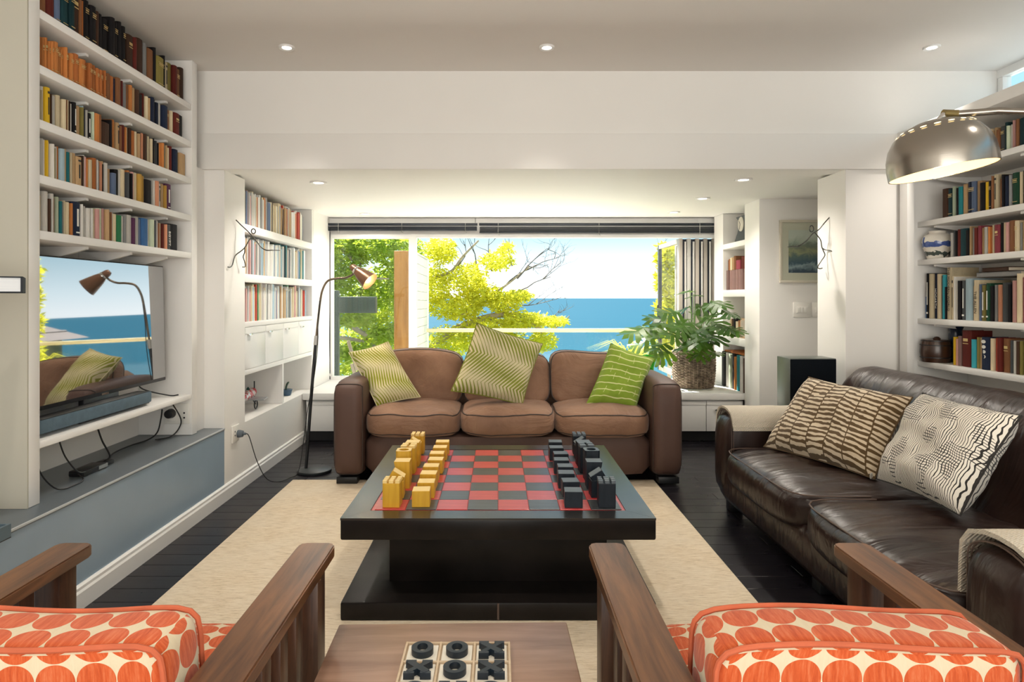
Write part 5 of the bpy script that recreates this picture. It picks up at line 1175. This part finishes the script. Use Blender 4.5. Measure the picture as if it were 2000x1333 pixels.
# ================================================================== OUTSIDE
DECKM = wood_mat('weathered_deck', (.52, .46, .38), (.72, .66, .56), 6, 'x', .7, .3, 8, .1)
deck = struct('deck_frame', DECKM, [(-2.6, 6.0, 7.25, 8.6, .04, .10)], 'timber deck outside the window')
dme = None
for k in range(11):
    y = 7.26+k*.121
    if dme is None: o = MB().rbox(-2.6, 6.0, 0, .115, .10, .125, b=.003, seg=1).build('deck_board', DECKM, deck); dme = o.data
    else: o = link('deck_board', dme, deck)
    o.location = (0, y, 0)
RAILM = wood_mat('pale_timber_rail', (.62, .50, .26), (.86, .76, .48), 6, 'x', .5, .4, 8, .05)
BAL = thing('balustrade', 'glass balustrade with pale timber cap rail outside', 'balustrade', (1.5, 8.5, .125))
MB().rbox(-.93, 5.8, 8.47, 8.54, .902, .948, b=.006).build('cap_rail', RAILM, BAL, 35)
for k in range(5):
    x0 = -.90+k*1.33; MB().box(x0, x0+1.32, 8.50, 8.508, .14, .902).build('glass_panel', GLASS, BAL)
for x in (4.3, 5.72): MB().rbox(x, x+.07, 8.47, 8.54, .125, .902, b=.004).build('post', RAILM, BAL, 35)
# side screen of white boards with timber post
SCRN = thing('side_screen', 'white slatted privacy screen beside the deck', 'screen', (-.97, 8.25, .125))
SWM = simple('white_painted_board', (.80, .76, .66), .6, .04, 6)
bmes = mesh_of(MB().rbox(-.012, .012, 0, .405, 0, .1045, b=.002, seg=1), 'screen_board', SWM)
for r in range(16):
    for c in range(3):
        o = link('screen_board', bmes, SCRN); o.location = Vector((-.97, 7.62+c*.41+(.0), .130+r*.1085-.004*c))-wloc(SCRN)
MB().rbox(-.995, -.945, 8.855, 8.90, .125, 1.875, b=.003).build('end_post', TRIMW, SCRN, 35); MB().rbox(-.992, -.948, 7.60, 8.86, 1.868, 1.882, b=.002).build('cap', TRIMW, SCRN, 35)
MB().rbox(-.988, -.983, 7.62, 8.85, .130, 1.868, b=.001).build('backing', SWM, SCRN, 35)
tp = MB().rbox(-1.213, -1.050, 7.60, 7.75, .125, 1.898, b=.006).build('timber_post', wood_mat('orange_brown_timber', (.20, .085, .012), (.33, .16, .036), 6, 'z', .5, .4, 7, .05), None, 35); tag(tp, 'orange brown square timber post outside the left window pane', 'post')
GB_ = thing('metal_box_bracket', 'dark green metal box on a post outside the left window', 'letterbox', (-1.82, 7.35, .125))
DGM = simple('dark_green_steel', (.022, .038, .032), .5, .15, 5)
MB().rbox(-1.862, -1.795, 7.33, 7.40, .125, 1.432, b=.004).build('post', DGM, GB_, 35); MB().rbox(-1.795, -1.38, 7.33, 7.45, 1.178, 1.362, b=.004).build('box', DGM, GB_, 35)
stt = MB().obox((-1.66, 7.45, .69), (.016, 0, .004), (0, .02, 0), (.052, 0, -.17)).obox((-1.60, 7.45, .36), (.016, 0, .004), (0, .02, 0), (.07, 0, -.235)).build('timber_strut', simple('grey_timber', (.24, .20, .15), .7), None); tag(stt, 'slanting timber strut beside the post outside the left window', 'strut')
# ground, sea
GRD = simple('green_hillside', (.10, .15, .035), .95, .6, .8)
gm = MB().add([(-60, 8.7, -1.2), (60, 8.7, -1.2), (60, 30, -9), (-60, 30, -9), (120, 90, -30), (-120, 90, -30)], [(0, 1, 2, 3), (3, 2, 4, 5)]).build('ground_slope', GRD); tag(gm, 'green slope falling from the deck to the sea', kind='structure')
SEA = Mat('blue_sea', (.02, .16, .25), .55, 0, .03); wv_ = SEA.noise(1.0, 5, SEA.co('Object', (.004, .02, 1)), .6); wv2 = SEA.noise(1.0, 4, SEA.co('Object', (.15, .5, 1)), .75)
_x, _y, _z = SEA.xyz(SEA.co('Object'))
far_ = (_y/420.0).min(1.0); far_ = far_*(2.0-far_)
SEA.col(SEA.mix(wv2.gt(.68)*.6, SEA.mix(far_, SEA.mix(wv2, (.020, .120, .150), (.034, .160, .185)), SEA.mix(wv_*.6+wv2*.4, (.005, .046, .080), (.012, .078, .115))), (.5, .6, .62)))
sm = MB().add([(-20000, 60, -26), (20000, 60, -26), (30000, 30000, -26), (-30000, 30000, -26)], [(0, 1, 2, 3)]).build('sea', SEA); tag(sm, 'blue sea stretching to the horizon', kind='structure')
# trees
BARK = simple('pale_branch_bark', (.34, .28, .20), .8, .55, 9, .6, 14); TWIG = simple('dark_twig', (.12, .10, .09), .8, .2)
def leafmat(name, a, b, tr):
    m = Mat(name, a, .55, 0, .3); n = m.noise(1.3, 4); m.col(m.ramp(n, [(.3, a), (.7, b)]))
    t = m.nt.nodes.new('ShaderNodeBsdfTranslucent'); t.inputs[0].default_value = rgba(tr); x = m.nt.nodes.new('ShaderNodeMixShader'); x.inputs[0].default_value = .5
    m.nt.links.new(m.b.outputs[0], x.inputs[1]); m.nt.links.new(t.outputs[0], x.inputs[2]); m.nt.links.new(x.outputs[0], m.out.inputs[0]); return m
LYEL = leafmat('yellow_green_leaves', (.42, .42, .02), (.62, .60, .05), (.75, .72, .05)); LGRN = leafmat('mid_green_leaves', (.12, .22, .02), (.30, .36, .03), (.45, .55, .05)); LLIM = leafmat('lime_leaves', (.26, .34, .02), (.46, .50, .06), (.62, .66, .08))
def foliage(blobs, mat, parent, rng, size):
    m = MB(); vs = []; fs = []
    for c, rx, ry, rz, n in blobs:
        for _ in range(int(n*1.9)):
            while True:
                a = Vector((rng.uniform(-1, 1), rng.uniform(-1, 1), rng.uniform(-1, 1)))
                if a.length < 1 and noise.noise(Vector((c.x*3+a.x*3.6, a.y*3.6, c.z*3+a.z*4.2))) > .0: break
            p = c+Vector((a.x*rx, a.y*ry, a.z*rz)); d = Vector((rng.gauss(0, 1), rng.gauss(0, .7), rng.gauss(-.2, .5))).normalized(); s = d.cross(Vector((rng.gauss(0, 1), rng.gauss(0, 1), rng.gauss(0, 1)))).normalized()
            L_ = size*rng.uniform(.7, 1.35); b = len(vs); vs += [p, p+d*L_*.5+s*L_*.17, p+d*L_, p+d*L_*.5-s*L_*.17]; fs.append((b, b+1, b+2, b+3))
    return m.add(vs, fs).build('foliage', mat, parent, None, kind='stuff')
def branch(m, p, d, L, r, depth, rng, spread=.6, lift=.15):
    pts = [p.copy()]; q = p.copy(); dd = d.normalized()
    for k in range(5):
        dd = (dd+Vector((rng.gauss(0, .17), rng.gauss(0, .10), rng.gauss(0, .15)+lift*.2))).normalized(); q = q+dd*L/5; pts.append(q.copy())
    m.tube(pts, [r*(1-.12*k) for k in range(6)], 6 if depth > 1 else 4)
    if depth > 0:
        for k in range(rng.choice((2, 3, 3))):
            s = pts[rng.choice((2, 3, 4, 5))]; nd = (dd+Vector((rng.gauss(0, spread), rng.gauss(0, .3), rng.gauss(lift, spread*.7)))).normalized(); branch(m, s, nd, L*rng.uniform(.5, .72), r*.55, depth-1, rng, spread, lift)
def tree(name, label, root, limbs, twigs, blobs, mat, seed, size, loc):
    rng = random.Random(seed); t = thing(name, label, 'tree', loc)
    m = MB()
    for pts, r in limbs:
        sp = smooth_path(pts, 5); m.tube(sp, [r*(1-.6*k/len(sp)) for k in range(len(sp))], 8)
    m.build('branches', BARK, t, 50)
    if twigs:
        m2 = MB()
        for p, d, L, r, dep in twigs: branch(m2, p, d, L, r, dep, rng)
        m2.build('twigs', TWIG, t, None)
    foliage(blobs, mat, t, rng, size); return t
D = 11.5
def bl(px, py, Y, wpx, hpx, n, ry=.5): return (P(px, py, Y), wpx/1275*Y, ry, hpx/1275*Y, n)
tree('yellow_tree', 'sunlit yellow green tree with bare twigs before the sea', None,
     [([P(820, 700, 11.6), P(880, 650, D), P(945, 622, D), P(1000, 615, D), P(1040, 632, D), P(1060, 650, D)], .075), ([P(840, 545, D), P(880, 532, D), P(905, 500, D), P(935, 470, D)], .035), ([P(900, 615, D), P(950, 580, D), P(985, 560, D), P(1035, 520, D)], .03), ([P(800, 1100, D+.5), P(805, 860, D+.3), P(820, 700, 11.6)], .14), ([P(945, 622, D), P(1010, 640, D), P(1075, 645, D), P(1112, 618, D)], .022)],
     [(P(985, 560, D), Vector((.5, 0, .6)), .75, .016, 3), (P(1010, 545, D), Vector((.55, 0, .75)), .75, .014, 3), (P(1000, 575, D), Vector((.9, 0, .25)), .75, .014, 3), (P(930, 520, D), Vector((.05, 0, 1)), .55, .012, 3), (P(960, 530, D), Vector((.15, 0, 1)), .6, .012, 3), (P(985, 600, D), Vector((.9, 0, .1)), .7, .012, 3), (P(1070, 640, D), Vector((.5, 0, .8)), .4, .008, 2), (P(1000, 520, D), Vector((0.1, 0, 1)), .4, .010, 2), (P(895, 520, D), Vector((.5, 0, .7)), .5, .010, 2)],
     [bl(860, 490, D, 34, 26, 700), bl(855, 555, D, 32, 40, 800), bl(915, 545, D, 38, 32, 800), bl(970, 510, D, 36, 18, 420), bl(945, 575, D, 40, 22, 700), bl(890, 600, D, 60, 26, 1200), bl(985, 590, D, 34, 22, 600), bl(1015, 578, D, 26, 12, 320), bl(1010, 625, D, 34, 20, 620), bl(950, 640, D, 60, 22, 1000), bl(1080, 628, D, 30, 10, 300), bl(1045, 625, D, 26, 14, 320), bl(1060, 665, D, 26, 22, 420), bl(880, 665, D, 60, 30, 1000), bl(1000, 670, D, 40, 22, 600), bl(990, 485, D, 16, 12, 130)], LYEL, 3, .078, P(800, 1180, D+.5))
D2 = 10.4
tree('shade_tree', 'dense green tree filling the left window pane', None,
     [([P(655, 620, D2), P(690, 640, D2), P(720, 655, D2), P(750, 645, D2), P(790, 620, D2)], .05), ([P(665, 660, D2), P(710, 668, D2), P(760, 690, D2)], .035), ([P(660, 480, D2), P(690, 510, D2), P(705, 540, D2), P(760, 545, D2)], .03), ([P(640, 1100, D2), P(630, 800, D2), P(655, 620, D2)], .14)],
     [(P(700, 530, D2), Vector((.4, 0, .6)), .6, .012, 3), (P(680, 640, D2), Vector((.2, 0, 1)), .5, .012, 3)],
     [bl(665, 500, D2, 50, 60, 1900), bl(735, 480, D2, 60, 32, 1300), bl(790, 500, D2+.5, 40, 60, 900), bl(760, 560, D2+.4, 50, 50, 1100), bl(690, 570, D2+.3, 60, 40, 1000), bl(620, 560, D2, 40, 90, 700), bl(690, 622, D2-.35, 50, 16, 420, .2), bl(760, 650, D2-.35, 40, 20, 380, .2), bl(700, 690, D2-.3, 60, 22, 500, .2)], LGRN, 5, .085, P(640, 1150, D2))
D3 = 12.5
tree('lime_tree', 'pale lime tree low behind the left window pane', None, [([P(700, 1100, D3), P(705, 800, D3), P(715, 640, D3)], .10)], None,
     [bl(690, 680, D3, 70, 50, 1500), bl(770, 660, D3, 60, 60, 1400), bl(730, 600, D3, 60, 40, 1100), bl(800, 560, D3, 50, 70, 900), bl(690, 740, D3, 80, 40, 800)], LLIM, 8, .085, P(700, 1150, D3))
D4 = 8.92
tree('side_tree', 'slim sunlit tree seen through the folded glass doors', None, [([P(1312, 1000, D4), P(1308, 800, D4), P(1305, 600, D4), P(1302, 520, D4)], .035), ([P(1305, 640, D4), P(1312, 585, D4), P(1325, 570, D4)], .012)], [(P(1304, 540, D4), Vector((0, 0, 1)), .45, .008, 3)],
     [bl(1302, 500, D4, 18, 26, 420, .25), bl(1304, 550, D4, 22, 34, 560, .25), bl(1306, 610, D4, 24, 30, 560, .25), bl(1310, 660, D4, 28, 40, 600, .25)], LYEL, 9, .085, P(1312, 1000, D4))
# grassy pot plant and strelitzia on the deck
def grass_plant(name, label, c, n, L, mat, seed, flower=None):
    rng = random.Random(seed); t = thing(name, label, 'plant', c); m = MB()
    MB().lathe([(.0005, 0), (.12, 0), (.15, .22), (.14, .23), (.0005, .2)], 20, c).build('pot', simple('clay_pot', (.45, .30, .2), .8), t, 40)
    for _ in range(n):
        a = rng.uniform(0, 2*math.pi); o = Vector((math.cos(a), math.sin(a), 0)); l = L*rng.uniform(.6, 1.1); s = Vector((-o.y, o.x, 0))*.011; p0 = c+Vector((0, 0, .2))+o*.03
        ps = [p0+o*l*.55*t_*t_*1.2+Vector((0, 0, l*(t_*1.25-.75*t_*t_*t_))) for t_ in (0, .35, .7, 1)]
        vs = []
        for i, p in enumerate(ps): vs += [p-s*(1-.3*i), p+s*(1-.3*i)]
        m.add(vs, [(0, 1, 3, 2), (2, 3, 5, 4), (4, 5, 7, 6)])
    m.build('blades', mat, t, None, kind='stuff')
    if flower: MB().lathe([(.0005, 0), (.025, .03), (.012, .09), (.0005, .12)], 8, flower, (.5, 0, 1)).build('flower', simple('orange_flower', (.7, .12, .03), .6), t, 40)
grass_plant('grass_plant', 'spiky pale grass plant in a pot behind the balustrade', Vector((1.64, 8.02, .127)), 130, .74, LYEL, 2)
grass_plant('flowering_plant', 'green strap leaved plant with orange flower outside left window', Vector((-1.60, 8.0, .127)), 36, .50, LGRN, 4, Vector((-1.55, 7.90, .60)))
# neighbouring house further along the slope (seen mirrored in the television)
HX = 2.1
HS = thing('neighbour_house', 'neighbouring house with hipped tile roof beyond the deck', 'house', (14.3, 20.5, -4))
MB().box(9.2+HX, 16.0+HX, 18.0, 23.0, -4, .5).build('walls', simple('cream_render', (.20, .17, .13), .8), HS)
ROOFT = Mat('roof_tile', (.30, .24, .21), .7); ROOFT.col(ROOFT.mix(ROOFT.noise(3, 3, ROOFT.co('Object', (1, 1, 6))), (.085, .068, .062), (.13, .105, .095)))
rf = MB().add([(8.6+HX, 17.4, .5), (16.6+HX, 17.4, .5), (16.6+HX, 23.6, .5), (8.6+HX, 23.6, .5), (11.6+HX, 20.5, 2.1), (13.6+HX, 20.5, 2.1)], [(0, 1, 5, 4), (1, 2, 5), (2, 3, 4, 5), (3, 0, 4), (0, 3, 2, 1)]).build('roof', ROOFT, HS)
for k in range(1, 6):
    f = k/6.0; a = Vector((8.6+HX, 17.4, .5)).lerp(Vector((11.6+HX, 20.5, 2.1)), f); b = Vector((8.6+HX, 23.6, .5)).lerp(Vector((11.6+HX, 20.5, 2.1)), f); c = Vector((16.6+HX, 17.4, .5)).lerp(Vector((13.6+HX, 20.5, 2.1)), f)
    MB().tube([b, a, c], .05, 5).build('tile_course', ROOFT, rf)
MB().box(9.17+HX, 9.2+HX, 19.2, 20.6, -1.4, -.2).build('window', BLKP, HS)
